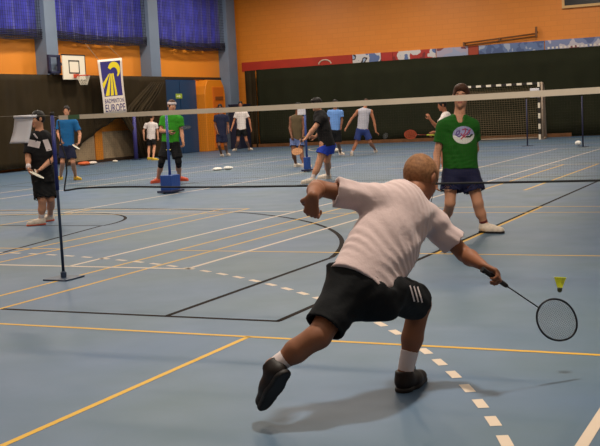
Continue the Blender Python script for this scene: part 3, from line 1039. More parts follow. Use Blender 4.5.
mb = MB(); mb.tube([(cx+.225*math.cos(a), cy+.225*math.sin(a), z0+.12) for a in np.linspace(0, 2*math.pi, 25)[:-1]], .012, 8, closed=True)
mb.box((XB, cy-.07, z0+.06), (XB+.14, cy+.07, z0+.18)); mb.build('ring', RINGM, t)
mb = MB()
for q in range(12):
    a = 2*math.pi*q/12
    for sg in (-1, 1):
        mb.tube([(cx+(.22-.035*s_)*math.cos(a+sg*s_*.26), cy+(.22-.035*s_)*math.sin(a+sg*s_*.26), z0+.1-.1*s_) for s_ in range(4)], .007, 4)
mb.build('net', NETW, t)
for y in (ym-.4, ym+.4):
    mb = MB(); mb.tube([(XW+.02, y, 3.55), (XB-.04, y, 3.55)], .03, 6); mb.build('wall_arm', DB, t)
t = thing('steel_frame', (-19.9, 21.7, 3.2), 'dark blue square steel frame on the first grey pilaster beside the backboard', 'frame')
mb = MB()
for lo, hi in (((-19.82, 21.08, 3.19), (-19.72, 21.7, 3.27)), ((-19.82, 21.08, 3.74), (-19.72, 21.7, 3.82)), ((-19.82, 21.08, 3.2), (-19.72, 21.18, 3.74)), ((-19.82, 21.6, 3.2), (-19.72, 21.7, 3.74))): mb.box(lo, hi)
mb.build('frame', DB, t, bevel=.01)
mb = MB(); mb.box((-20.0, 21.4, 3.19), (-19.8, 21.6, 3.27)); mb.build('bracket', DB, t)

# tilted cloth banner with lettering
t = thing('hanging_banner', (-19.6, 25.1, 1.75), 'tilted white and navy hanging banner with a yellow shuttle and lettering', 'banner')
PW = mat('white banner cloth', (222, 208, 196), .65); NV = mat('navy print', (46, 40, 112), .65); YL = mat('yellow print', (228, 204, 36), .6); OR2 = mat('orange print', (206, 130, 60), .6)
XBN = -19.45
corn = [on_plane(97.8, 60, 0, XBN), on_plane(121.5, 57.8, 0, XBN), on_plane(126.5, 113, 0, XBN), on_plane(104, 115, 0, XBN)]
def bq(s_, v, off=0.0):
    p = (1-s_)*(1-v)*corn[3]+s_*(1-v)*corn[2]+s_*v*corn[1]+(1-s_)*v*corn[0]
    return np.array([p[0]+off+.02*math.sin(5*v+2*s_), p[1], p[2]])
def bpatch(s0, s1, v0, v1, off, mi, n=8):
    for i in range(n):
        for j in range(n):
            a0 = s0+(s1-s0)*i/n; a1 = s0+(s1-s0)*(i+1)/n; c0 = v0+(v1-v0)*j/n; c1 = v0+(v1-v0)*(j+1)/n
            mb.add([bq(a0, c0, off), bq(a1, c0, off), bq(a1, c1, off), bq(a0, c1, off)], [(0, 1, 2, 3)], mi)
mb = MB(); bpatch(0, 1, 0, 1, 0, 0, 12); mb.build('cloth', PW, t, True, solid=.008)
mb = MB(); bpatch(.09, .91, .33, .96, .008, 0, 10); mb.build('picture_ground', NV, t, True)
mb = MB()
for k, (xa, xb, x0, x1) in enumerate(((.40, .44, .06, .10), (.45, .49, .13, .30), (.50, .54, .36, .50), (.55, .6, .56, .66))):
    lo = [.47, .34, .34, .34][k]
    mb.add([bq(x0, lo+(.09 if k == 0 else 0), .012), bq(x1, lo, .012), bq(xb, .74, .012), bq(xa, .735, .012)], [(0, 1, 2, 3)])
mb.build('feather_rays', YL, t)
mb = MB()
A = np.linspace(-.25*math.pi, .84*math.pi, 19)
for a0, a1 in zip(A[:-1], A[1:]):
    q = []
    for (r, a) in ((1, a0), (1, a1), (0, a1), (0, a0)):
        w = .045+.09*max(0, math.sin(min(math.pi, max(0, a+.2*math.pi)/1.25)))
        R_ = .19+(w if r else -w*.35)
        q.append(bq(.62+R_*.95*math.cos(a), .765+R_*.56*math.sin(a), .012))
    mb.add(q, [(0, 1, 2, 3)])
mb.build('shuttle_crown', YL, t)
for body, s0, s1, v0, v1 in (('BADMINTON', .08, .93, .205, .285), ('EUROPE', .08, .95, .05, .185)):
    vs, fs = text_mesh(body)
    mb = MB(); mb.add([bq(s0+(s1-s0)*x, v0+(v1-v0)*y, .010) for x, y in vs], fs); mb.build('lettering', NV, t)
CORD = mat('grey cord', (120, 110, 96), .7)
for s_ in (.05, .95):
    mb = MB(); mb.tube([bq(s_, 1), (-20.0, bq(s_, 1)[1], 4.3)], .008, 5); mb.build('hanging_cord', CORD, t)

# ================================================================== NET, POSTS, GOAL
POSTB = mat('blue post paint', (40, 48, 116), .45, .4); POSTD = mat('dark blue steel plate', (44, 58, 82), .45, .4)
TAPE = mat('white net tape', (212, 196, 176), .7, .2, var=.05, scale=6); NETM = mat('dark brown net cord', (56, 44, 34), .8); ROPE = mat('black rope', (24, 22, 24), .7)


def net_post(x, y, label, lean=0.0):
    t = thing('net_post', (x, y, 0), label, 'post', 'badminton net posts of the near court')
    mb = MB(); mb.tube([(x, y, .01), (x, y, 1.56)], .014, 12); mb.build('pole', POSTD, t, True)
    mb = MB(); mb.tube([(x, y, .85), (x, y, 1.565)], .019, 12); mb.build('upper_sleeve', POSTB, t, True)
    mb = MB(); mb.box((x-.14, y-.14, 0), (x+.14, y+.14, .014)); mb.build('base_plate', POSTD, t, bevel=.004)
    mb = MB(); mb.lathe([(.0, .0), (.028, .0), (.028, .05), (.018, .06), (.0, .06)], (x, y, .013), (0, 0, 1), 12); mb.build('socket', POSTD, t)
    mb = MB(); mb.lathe([(0, 0), (.022, 0), (.022, .02), (.012, .035), (0, .035)], (x, y, 1.555), (0, 0, 1), 12); mb.build('cap', BLK, t)
    mb = MB(); mb.tube([(x-.02, y, 1.1), (x-.06, y, 1.1), (x-.065, y, 1.16)], .006, 6); mb.build('cleat', BLK, t)


net_post(-3.06, 0.0, 'slim blue net post on a flat plate beside the person in black')
net_post(3.30, 0.0, 'blue net post at the right end of the near net, outside the photo')

t = thing('badminton_net', (0, 0, .85), 'badminton net with white tape and black bottom cord across the near court', 'net')
XL, XRr = -2.98, 3.26
ztop = lambda x: 1.529-.012*math.sin(math.pi*(x-XL)/(XRr-XL))
zbot = lambda x: .862-.012*math.sin(math.pi*(x-XL)/(XRr-XL))+.012*math.exp(-((x+2.3)/.5)**2)-.02*math.exp(-((x-XL)/.12)**2)
xs = np.linspace(XL, XRr, 50)
mb = MB()
for x0, x1 in zip(xs[:-1], xs[1:]):
    vs = []
    for x in (x0, x1):
        z = ztop(x); h2 = .020+.005*(x-XL)/(XRr-XL)
        vs += [(x, -.006, z-h2), (x, -.006, z+h2), (x, .006, z+h2), (x, .006, z-h2)]
    mb.add(vs, [(0, 4, 5, 1), (1, 5, 6, 2), (2, 6, 7, 3), (3, 7, 4, 0)])
tp = mb.build('tape', TAPE, t)
GRN = mat('green tape print', (74, 104, 74), .7)
mb = MB(); mb.box((-2.87, -.0075, ztop(-2.8)-.021), (-2.74, -.0068, ztop(-2.8)+.021)); mb.build('tape_print', GRN, tp)
mb = MB()
for x in np.arange(XL+.01, XRr, .021):
    mb.obox((x, 0, (ztop(x)+zbot(x))/2), (.0002, 0, 0), (0, .0002, 0), (0, 0, (ztop(x)-zbot(x))/2))
for q in np.linspace(.02, .97, 32):
    P_ = [(x, 0, zbot(x)+(ztop(x)-zbot(x))*q) for x in xs[::7]]
    mb.tube(P_, .00025, 3)
mb.build('mesh', NETM, t)
mb = MB(); mb.tube([(x, 0, zbot(x)) for x in np.linspace(XL, XRr, 90)], .0085, 8); mb.build('bottom_cord', ROPE, t, True)
mb = MB(); mb.tube([(XL, 0, zbot(XL)), (XL+.02, -.01, .9), (XL+.06, -.02, 1.02), (XL+.055, -.01, 1.15), (XL+.0, 0, 1.3), (XL-.01, 0, 1.5)], .007, 8); mb.build('side_cord', ROPE, t, True)
mb = MB(); mb.tube([(XL, 0, 1.53), (-3.06, 0, 1.55), (-3.5, 0, 1.566), (-4.4, 0, 1.575)], .004, 6); mb.build('head_cord', CORD, t)
PAPER = mat('white paper', (220, 216, 222), .7); INK = mat('pale grey print', (176, 172, 182), .7)


def paper_sheet(label, base, ex, ez, w, hgt, roll, group=None):
    """sheet hung over a cord; base = left end on the cord"""
    t = thing('paper_sheet', base, label, 'paper', group)
    base = np.asarray(base, float); ex = np.asarray(ex, float); ez = np.asarray(ez, float); ny = unit(np.cross(ex, ez))
    mb = MB(); N = 12
    for i in range(N):
        for j in range(4):
            q = []
            for (a, c) in ((i, j), (i+1, j), (i+1, j+1), (i, j+1)):
                v = a/N; s_ = c/4
                q.append(base+ex*w*s_+ez*hgt*v+ny*(.012*math.sin(math.pi*v)+.004*math.sin(3*s_+4*v)))
            mb.add(q, [(0, 1, 2, 3)])
    sh_ = mb.build('sheet', PAPER, t, True, solid=.0008)
    if roll:
        mb = MB(); mb.tube([base-ex*w*.02+ny*.0, base+ex*w*1.18], .013, 10); mb.build('rolled_edge', PAPER, t, True)
        mb = MB()
        for rr in (.05, .062): mb.tube([base+ex*(w*.5+rr*math.cos(a))+ez*(hgt*.5+rr*1.1*math.sin(a))+ny*.018 for a in np.linspace(0, 2*math.pi, 25)[:-1]], .0016, 4, closed=True)
        for k in range(5): mb.tube([base+ex*w*(.36)+ez*hgt*(.42+.04*k)+ny*.018, base+ex*w*(.64)+ez*hgt*(.42+.04*k)+ny*.018], .0012, 4)
        mb.build('print', INK, sh_)
    return t


bl = on_plane(14.5, 117, 1, 0.0)
a_ = on_plane(33, 116.2, 1, 0.0); c_ = on_plane(9.8, 143.5, 1, -.02)
paper_sheet('white sheet of paper clipped over the net cord, left of the slim blue post', bl, unit(a_-bl), unit(c_-bl), np.linalg.norm(a_-bl), np.linalg.norm(c_-bl), True)


def box_post(x, y, label, wx=.13, wy=.17):
    t = thing('weighted_post', (x, y, 0), label, 'post', 'blue posts with weighted bases')
    BB = mat('bright blue base paint', (36, 74, 150), .45)
    mb = MB(); mb.tube([(x, y, .3), (x, y, 1.56)], .027, 12); mb.build('pole', mat('blue pole paint', (48, 74, 140), .45), t, True)
    mb = MB(); mb.box((x-wx, y-wy, .06), (x+wx, y+wy, .36)); mb.build('weight_box', BB, t, bevel=.01)
    mb = MB(); mb.box((x-wx-.03, y-wy-.09, .02), (x+wx+.03, y+wy+.09, .06)); mb.build('base_plate', mat('navy base plate', (24, 34, 72), .5), t, bevel=.008)
    for sy in (-1, 1):
        mb = MB(); mb.lathe([(0, -.015), (.024, -.015), (.024, .015), (0, .015)], (x, y+sy*(wy+.07), .024), (1, 0, 0), 12); mb.build('wheel', BLK, t)
    mb = MB(); mb.tube([(x-.05, y, .86), (x+.05, y, .86)], .012, 6); mb.build('cleat', mat('yellow plastic', (200, 180, 60), .5), t)
    return t


box_post(-8.17, 10.0, 'blue post with big weighted base in front of the player with white headband')
box_post(-7.93, 15.95, 'blue post with small weighted base left of the player in black and blue shorts', .06, .09)
p_ = at(297.2, 107.0, depth_of((-7.93, 15.95, 1.5)))
e_ = unit(HR)
paper_sheet('small white sheet of paper on top of the second weighted post', p_-HT*-.05, e_, (0, 0, -1), .2, .2, False)


def thin_post(x, y, z, label):
    t = thing('slim_post', (x, y, 0), label, 'post', 'slim net posts of the far courts')
    mb = MB(); mb.tube([(x, y, .01), (x, y, z)], .022, 10); mb.build('pole', mat('navy pole', (34, 36, 70), .5), t, True)
    mb = MB(); mb.box((x-.15, y-.15, 0), (x+.15, y+.15, .015)); mb.build('base_plate', POSTD, t)


thin_post(-5.09, 27.1, 1.55, 'slim dark post in front of the handball goal mouth')
thin_post(-2.92, 25.15, 1.55, 'slim dark post at the far right, right of the handball goal')
thin_post(-11.55, 26.4, 1.55, 'slim dark post behind the player in black with blue shorts')
t = thing('wall_post', (-19.5, 26.0, 0), 'short violet blue post standing in the gap under the lifted black curtain', 'post')
yq = on_plane(134.5, 130, 0, -19.5)[1]; mb = MB(); mb.tube([(-19.5, yq, .02), (-19.5, yq, 1.75)], .075, 12); mb.build('pole', mat('violet blue paint', (58, 54, 120), .5), t, True)
mb = MB(); mb.box((-19.62, yq-.12, 0), (-19.38, yq+.12, .05)); mb.build('base_plate', POSTD, t)

# handball goal
GOLD_W = mat('white goal paint', (226, 214, 196), .45); GOLD_K = mat('black goal paint', (30, 24, 22), .45); GNET = mat('tan goal net cord', (116, 98, 72), .8); GST = mat('grey goal steel', (170, 150, 132), .5)
GY, G0, G1, GH = 32.9, -9.04, -6.04, 2.14
t = thing('handball_goal', (-7.54, GY, 0), 'handball goal with black and white striped frame before the back curtain', 'goal')
for x, sgx in ((G0-.04, -1), (G1+.04, 1)):
    mb = MB()
    z = 0; k = 0
    while z < GH+.04:
        z2 = min(z+.2, GH+.04); mb.box((x-.04, GY-.04, z), (x+.04, GY+.04, z2), k % 2); z = z2; k += 1
    mb.build('post', [GOLD_W, GOLD_K], t)
mb = MB(); x = G0; k = 0
while x < G1-1e-6:
    x2 = min(x+.2, G1); mb.box((x, GY-.04, GH-.04), (x2, GY+.04, GH+.04), k % 2); x = x2; k += 1
mb.build('crossbar', [GOLD_K, GOLD_W], t)
for x in (G0-.13, G1+.13):
    mb = MB(); mb.tube([(x, GY+.06, .03), (x, GY+.6, .03)], .05, 8); mb.tube([(x, GY+.06, GH), (x, GY+.25, GH-.02), (x, GY+.4, GH-.25), (x, GY+.6, .03)], .05, 8); mb.tube([(x, GY+.09, .03), (x, GY+.09, GH+.02)], .045, 8)
    mb.build('side_frame', GST, t, True)
mb = MB(); mb.tube([(G0, GY+.6, .05), (G1, GY+.6, .05)], .03, 8); mb.build('ground_bar', GST, t, True)
mb = MB()
def gprof(v):
    if v < .2: q = v/.2; return (GY+.05+.25*q, GH-.03-.22*math.sin(math.pi*q*.6))
    q = (v-.2)/.8; return (GY+.3+.28*q, (GH-.24)*(1-q)+.04*q)
for x in np.arange(G0, G1+.01, .1):
    mb.tube([(x, *gprof(v)) for v in np.linspace(0, 1, 9)], .006, 4)
for v in np.linspace(0, 1, 29):
    y, z = gprof(v); mb.tube([(G0+.0, y, z), (G0+1, y, z-.02), (G0+2, y, z-.025), (G1, y, z)], .007, 4)
for x in (G0, G1):
    for z in np.arange(.1, GH-.1, .1):
        yy = GY+.58-.28*(z/GH); mb.tube([(x, GY, z), (x, yy, z)], .004, 4)
    for y in np.arange(GY+.1, GY+.3, .1): mb.tube([(x, y, .03), (x, y, GH-.1)], .004, 4)
mb.build('goal_net', GNET, t)
p_ = at(529, 97.5, depth_of((-6.1, GY-.1, 1.7)))
paper_sheet('white sheet of paper taped to the right post of the handball goal', (-6.33, GY-.047, 1.95), (1, 0, 0), (0, 0, -1), .36, .34, False)

# ================================================================== SMALL THINGS ON THE FLOOR
TOWEL = mat('white towel cloth', (226, 222, 216), .85)


def crumple(name, c, rad, m, label, cat, seed, group=None):
    r_ = np.random.default_rng(seed); q = []
    c = np.asarray(c, float)
    for i in range(6):
        o = r_.uniform(-.6, .6, 3)*rad; q.append(Ell(c+np.array([o[0], o[1], rad[2]*.8]), np.eye(3), np.array(rad)*r_.uniform(.5, .75)))
    f = field_for(q, .012)
    for p in q: f.add(p, .03)
    f.warp(lambda X, Y, Z: .006*np.sin(X*60+Y*30)*np.sin(Y*70-Z*50))
    f.clip((c[0], c[1], 0.0), (0, 0, -1))
    o = f.build(name, m, None, 1)
    return tag(o, label, cat, group)


p = floor_pt(217.5, 170.5); crumple('towel', (p[0], p[1], 0), (.13, .13, .05), TOWEL, 'white crumpled towel on the far floor, the left one of two', 'towel', 1, 'white towels on the far floor')
p = floor_pt(228, 169.7); crumple('towel', (p[0], p[1], 0), (.12, .14, .06), TOWEL, 'white crumpled towel on the far floor, the right one of two', 'towel', 2, 'white towels on the far floor')
p = floor_pt(579, 145.5); crumple('towel', (p[0], p[1], 0), (.1, .1, .1), TOWEL, 'small white cloth bundle at the foot of the far right slim post', 'towel', 3)
for (px, py, rd, c, lb, sd) in ((81, 163.5, (.2, .25, .1), (206, 96, 50), 'orange sports bag on the floor by the left wall, next to the player in blue', 4),
                                (91, 163, (.17, .22, .08), (216, 200, 188), 'white bag lying beside the orange bag at the left wall', 5),
                                (115, 159.5, (.08, .1, .05), (218, 206, 190), 'small white bundle on the floor below the lifted curtain', 6),
                                (337, 152.5, (.13, .13, .1), (200, 190, 176), 'pale bundle on the floor behind the player in black', 7)):
    p = floor_pt(px, py)
    p = p if p[0] > -19.5 else np.array([-19.5, on_plane(px, py-2, 0, -19.5)[1], 0])
    crumple('bag' if 'bag' in lb else 'bundle', p, rd, mat('cloth %d %d %d' % c, c, .7), lb, 'bag' if 'bag' in lb else 'cloth', sd)

# ================================================================== PEOPLE
HAIR_G = mat('grey brown hair', (132, 92, 62), .7, .2, var=.3, scale=60)
HAIR_B = mat('brown hair', (70, 42, 26), .6, .25, var=.3, scale=60)
HAIR_K = mat('black hair', (26, 20, 18), .55, .25, var=.3, scale=60)
W_TEE = mat('pale pink white tee', (200, 177, 175), .85, .15, bump=.25, bscale=40, sheen=.2)
BLKC = mat('black cloth', (16, 17, 20), .8, .2, bump=.2, bscale=40)
BLKT = mat('black tee cloth', (22, 20, 22), .8, .2, bump=.2, bscale=40)
NAVYC = mat('navy cloth', (30, 32, 62), .75, .2, bump=.2, bscale=40)
GREEN = mat('green tee cloth', (26, 88, 20), .8, .2, bump=.2, bscale=40)
GREEN2 = mat('bright green tee cloth', (50, 138, 30), .8, .2)
TEAL = mat('teal blue tee cloth', (24, 92, 146), .8, .2)
ROYAL = mat('royal blue shorts cloth', (40, 66, 176), .75, .2)
WHITE = mat('white tee cloth', (220, 208, 204), .8, .2)
GREYT = mat('pale grey vest cloth', (178, 174, 184), .8, .2)
OLIVE = mat('olive vest cloth', (92, 78, 56), .8, .2)
LBLUE = mat('light blue tee cloth', (104, 144, 206), .8, .2)
DNAVY = mat('dark navy tee cloth', (30, 34, 58), .8, .2)
SOCKW = mat('white sock', (214, 200, 200), .85, .15)
SHOEB = mat('black brown shoe', (34, 26, 24), .55, .3, var=.2, scale=20)
SHOEW = mat('white shoe', (222, 206, 190), .5, .3, var=.15, scale=25)
SHOER = mat('red orange shoe', (206, 84, 52), .5)
SHOEY = mat('yellow shoe', (214, 176, 50), .5)
SOLEB = mat('dark sole', (30, 26, 26), .6)
SOLEW = mat('pale sole', (196, 170, 130), .6)

dm = depth_of(floor_pt(405, 393))
J1 = dict(d=0, pel=(365, 282, 5.2), nk=(409, 199, 5.5), hd=(421, 180, 5.66), LS=(374, 199, 5.35), RS=(431, 221, 5.58),
          LE=(317, 188, 5.3), LW=(313, 196, 5.12), RE=(464, 254, 5.62), RW=(482, 265, 5.45),
          LH=(349, 288, 5.16), RH=(389, 291, 5.24), LK=(319, 336, 5.02), RK=(420, 304, 5.56),
          LF=(286, 374, 4.95), Ld=(-.42, -.52, -.74), RF=(401, 393), Rd=(.5, -.87),
          Lhd=(-.12, -.35, -.92), Rhd=(.75, .25, -.5))
J1['hold'] = {'R': (557, 320, 1)}
main = person('man in pale pink tee and black shorts lunging with a racket, seen from behind', J1, mat('skin weathered', (134, 86, 61), .55, .3, var=.08, scale=9),
              dict(hair=HAIR_G, shirt=W_TEE, shorts=BLKC, sock=SOCKW, shoe=SHOEB, sole=SOLEB, flare=.097, loose=1.08), h=.0065, hands=(1.35, 1.3),
              look=(.6, -.8, -.15), sleeve=(.68, .66), hem=-.05, short_len=.82, sock=.13, wrinkle=.0045, gripn=(None, (.3, .3, .9)))

dg_ = depth_of(floor_pt(482, 233))
J2 = dict(d=dg_, pel=(460.5, 171), nk=(458.5, 118), hd=(461, 96.5, -.03), RS=(443.5, 126.5), LS=(472.5, 126),
          RE=(437, 154, .02), RW=(436, 178, -.1), LE=(475.5, 149, .16), LW=(467, 166, .26), RH=(451.5, 173), LH=(470, 173),
          RK=(450, 203, -.06), LK=(478, 203, -.06), RF=(447, 229.5), Rd=(-.45, .9), LF=(480, 232.5), Ld=(.75, .66))
green = person('man in green tee with white oval chest print and navy shorts standing behind the net', J2, SKIN,
               dict(hair=HAIR_B, shirt=GREEN, shorts=NAVYC, sock=mat('dark red sock', (92, 34, 34), .8), shoe=SHOEW, sole=SOLEB, flare=.125, vneck=1, loose=1.12), h=.0085, hands=(.9, .6),
               look=(-.25, 1, 0), hair='full', sleeve=(.62, .6), hem=.02, short_len=.62, sock=.05, wrinkle=.004, u=1.1, build=.93)
# oval chest print
O_W = mat('white chest print', (214, 212, 206), .7); O_L = mat('lilac chest print', (158, 156, 196), .7); O_P = mat('purple chest print', (96, 74, 140), .7); O_R = mat('red chest print', (170, 70, 96), .7); O_K = mat('dark chest print', (50, 60, 52), .7)
polys = grid_disc(.122, .1, 8, 0)
for pts, mi in list(polys):
    if sum(p[1] for p in pts)/4 > -.005: polys.append((pts, 1))
polys += stroke([(-.09, .0), (-.07, .045), (-.04, .05), (-.05, .015), (-.08, -.0), (-.05, -.02), (-.02, 0)], .014, 2)
polys += stroke([(-.01, .06), (.03, .07), (.02, .03), (.0, .0), (.02, -.03)], .013, 3) + stroke([(.08, .06), (.05, .02), (.01, -.01), (-.03, -.045)], .014, 3)
polys += stroke([(.03, .065), (.065, .05), (.07, .01), (.04, -.0)], .012, 2) + stroke([(-.03, .02), (.0, -.02), (.05, -.025)], .012, 3)
polys += stroke([(.03, -.02), (.07, -.02), (.1, .005)], .02, 4)
org = at(463.5, 135.0, dg_)
decal('chest_print', polys, [O_W, O_L, O_P, O_R, O_K], org, green['lat']*-1, green['up'], unit(org-CAM), bvh_of(green['shirt']), green['root'])
# three white stripes on the black shorts of the lunging man
bv = bvh_of(main['shorts']); org = at(417, 293, 5.2)
st = []
for k in range(3):
    st += stroke([(-.032+.024*k, .035-.006*k), (-.006+.024*k, -.045-.006*k)], .008, 0)
decal('side_stripes', st, [SOCKW], org, CR, CU, CF, bv, main['root'], lift=.004)
# laces of the front shoe
mb = MB(); c = main['F']['R']; fd = main['FD']['R']; sd = unit(np.cross(fd, (0, 0, 1)))
for q in range(4): mb.tube([c+fd*(.115+.022*q)+sd*.025+np.array([0, 0, .092-.006*q]), c+fd*(.12+.022*q)+np.array([0, 0, .1-.006*q]), c+fd*(.115+.022*q)-sd*.025+np.array([0, 0, .092-.006*q])], .003, 5)
for sg in (-1, 1): mb.tube([c+fd*.11+np.array([0, 0, .1])+(.02+.022*math.cos(a))*(sd*sg*.6+fd*.6)+np.array([0, 0, .022*math.sin(a)+.005]) for a in np.linspace(-2.8, 2.8, 12)], .003, 5)
mb.build('laces', BLK, main['root'])

# scorer in black on the left
ds = 15.85
J3 = dict(d=ds, pel=(43.5, 175), nk=(39.5, 132.5), hd=(37.5, 119.5, -.02), RS=(30, 139, -.06), LS=(51, 140.5, .08), RE=(28, 156, -.1), RW=(28.5, 168.5, -.22),
          LE=(53.5, 158, .02), LW=(41, 169, -.22), RH=(39, 177, -.03), LH=(48, 177, .05), RK=(42, 200, -.1), LK=(50.5, 199, 0), RF=(45.5, 224.5), Rd=(-.85, .5), LF=(53.5, 220.5), Ld=(-.6, .8),
          Rhd=(.35, .5, -.7), Lhd=(-.75, .3, -.45))
J3['hold'] = {'L': (37, 175, -1)}
sc_ = person('person in black tee and long black shorts with white patches, behind the slim blue post', J3, SKIN,
             dict(hair=HAIR_K, shirt=BLKT, shorts=BLKC, sock=SOCKW, shoe=SHOEW, sole=SHOER, flare=.118), h=.0095, hands=(1.0, 1.0), look=(-.7, .7, -.1),
             sleeve=(.85, .85), hem=-.12, short_len=.95, sock=.09, wrinkle=.004)
wristband(sc_, 'R', SOCKW, .07)
bv = bvh_of(sc_['shirt'])
def rect(w, h_, n=4):
    return [([(-w/2+w*i/n, -h_/2+h_*j/n), (-w/2+w*(i+1)/n, -h_/2+h_*j/n), (-w/2+w*(i+1)/n, -h_/2+h_*(j+1)/n), (-w/2+w*i/n, -h_/2+h_*(j+1)/n)], 0) for i in range(n) for j in range(n)]
a1 = math.radians(-12)
decal('chest_patch', rect(.17, .10), [SOCKW], at(36.5, 144.5, ds), CR*math.cos(a1)+CU*math.sin(a1), CU*math.cos(a1)-CR*math.sin(a1), CF, bv, sc_['root'])
a1 = math.radians(18)
decal('sleeve_patch', rect(.07, .17), [SOCKW], at(48.5, 145.5, ds), CR*math.cos(a1)+CU*math.sin(a1), CU*math.cos(a1)-CR*math.sin(a1), CF, bv, sc_['root'])
mb = MB(); mb.tube([at(34+.5*k, 134+3.4*math.sin(math.pi*k/18)+.3*k/2, ds-.21+.012*k) for k in range(0, 19)], .012, 6); mb.build('collar', SOCKW, sc_['root'], True)

# player in teal blue
db = 27.3
J4 = dict(d=db, pel=(67, 144.5), nk=(67, 119.5), hd=(66.5, 111, -.02), RS=(59.5, 122.5), LS=(75, 122.5), RE=(58, 133, -.03), RW=(61, 141, -.2), LE=(80, 134), LW=(79, 143, -.12),
          RH=(63.5, 146), LH=(70.5, 146), RK=(62.5, 162, -.06), LK=(73, 162, -.04), RF=(62, 179.5), Rd=(-.3, .9), LF=(74.5, 180), Ld=(.75, .65), Lhd=(-.5, .3, -.5))
J4['hold'] = {'L': (76, 147, -1)}
blue = person('player in teal blue tee and dark shorts with yellow shoes near the left wall', J4, SKIN, dict(hair=HAIR_K, shirt=TEAL, shorts=DNAVY, sock=SOCKW, shoe=SHOEY, flare=.115),
              h=.0125, hands=(1.1, 1.1), sleeve=(.7, .7), hem=-.06, short_len=.8, sock=.05, wrinkle=.003)
# man with white headband
dh = 24.6
J5 = dict(d=dh, pel=(170.5, 141), nk=(171, 115.5), hd=(172, 106, -.03), RS=(163.5, 119.5), LS=(180, 119.5), RE=(161, 131, -.05), RW=(168, 131.5, -.22), LE=(181.5, 132), LW=(183, 142, -.1),
          RH=(167, 143), LH=(174.5, 143), RK=(161.5, 162, -.1), LK=(178.5, 162, -.06), RF=(160, 182.5), Rd=(-.55, .85), LF=(177.5, 181), Ld=(.85, .5), Rhd=(.7, .3, -.1))
J5['hold'] = {'R': (186, 127.5, -1)}
hb = person('man in bright green tee with white headband and black knee tights, behind the weighted post', J5, SKIN, dict(hair=HAIR_B, shirt=GREEN2, shorts=BLKC, sock=SOCKW, shoe=SHOER, flare=.108, headband=SOCKW),
            h=.0115, hands=(1.2, .8), look=(.45, .85, .05), sleeve=(.6, .6), hem=-.05, short_len=.8, sock=.0, tights=.25, wrinkle=.003, u=1.12)
# child in white walking by the wall
dw = 40.5
J6 = dict(d=dw, pel=(151, 138.5), nk=(151.5, 122.3), hd=(152, 117), LS=(146, 125, .02), RS=(156, 125, -.02), LE=(143.5, 131, .0), LW=(144, 138, -.05), RE=(157.5, 131), RW=(158, 137.5, -.05),
          LH=(149, 139.5), RH=(153, 139.5), LK=(149, 147.5), RK=(154.5, 147, -.05), LF=(147.5, 159.8), Ld=(.8, -.4), RF=(152, 160.3), Rd=(.8, .2))
wk = person('small player in white tee and black shorts with yellow shoes walking beside the blue door', J6, SKIN, dict(hair=HAIR_K, shirt=WHITE, shorts=BLKC, sock=SOCKW, shoe=SHOEY, flare=.11),
            h=.014, look=(.6, -.6, 0), sleeve=(.6, .6), hem=-.06, short_len=.75, sock=.04, wrinkle=.002, u=.9)
# dark player
dd_ = 38.9
J7 = dict(d=dd_, pel=(221.5, 134), nk=(221, 114.5), hd=(220, 107.5, -.03), RS=(216, 117), LS=(226.5, 117), RE=(215, 125), RW=(217.5, 132, -.15), LE=(228, 125), LW=(228.5, 131, -.15), RH=(219, 135), LH=(224, 135),
          RK=(219, 145, -.06), LK=(225.5, 145), RF=(221, 156.3), Rd=(.4, .9), LF=(226.5, 155.5), Ld=(.5, .8))
dk = person('player in dark navy tee and dark shorts before the orange cabinet', J7, SKIN_D, dict(hair=HAIR_K, shirt=DNAVY, shorts=DNAVY, sock=SOCKW, shoe=SHOEW, flare=.112), h=.014, sleeve=(.6, .6), hem=-.06, short_len=.75, sock=.03, wrinkle=.002, u=1.0)
# white tee player at the corner
dt = 42.8
J8 = dict(d=dt, pel=(241.5, 129), nk=(241, 111.3), hd=(240.5, 104.5, -.03), RS=(236.5, 113.5), LS=(246, 113.5), RE=(234, 121), RW=(231.5, 129, -.15), LE=(249.5, 120), LW=(251, 129, -.05), RH=(239, 130), LH=(244, 130),
          RK=(238, 140.5), LK=(246.5, 140.5), RF=(236.5, 150.6), Rd=(-.5, .8), LF=(248.5, 150), Ld=(.6, .7))
wt = person('player in white tee and black shorts standing in the far hall corner', J8, SKIN_T, dict(hair=HAIR_K, shirt=WHITE, shorts=BLKC, sock=SOCKW, shoe=SHOEW, flare=.115), h=.014, sleeve=(.6, .6), hem=-.05, short_len=.6, sock=.03, wrinkle=.002, u=1.0)
# olive vest player behind the second weighted post
do = 29.0
J9 = dict(d=do, pel=(297, 138.5), nk=(297.5, 115.5), hd=(298.5, 107.5, -.05), LS=(291.5, 118.5, .05), RS=(302.5, 119, -.05), LE=(290, 128), LW=(291.5, 136, -.15), RE=(304, 128, -.1), RW=(303, 137, -.2), LH=(294, 140), RH=(300, 140),
          LK=(293.5, 152, -.1), RK=(301.5, 152, -.1), LF=(294.5, 167), Ld=(.6, -.5), RF=(302, 167.5), Rd=(.8, .2))
ol = person('player in olive vest and pale blue shorts left of the second weighted post', J9, SKIN_D, dict(hair=HAIR_K, shirt=OLIVE, shorts=mat('pale blue shorts cloth', (96, 112, 160), .8), sock=SOCKW, shoe=SHOEW, flare=.115), h=.013, vest=True, look=(.8, .2, 0), hem=-.05, short_len=.55, sock=.03, wrinkle=.002, u=.98)
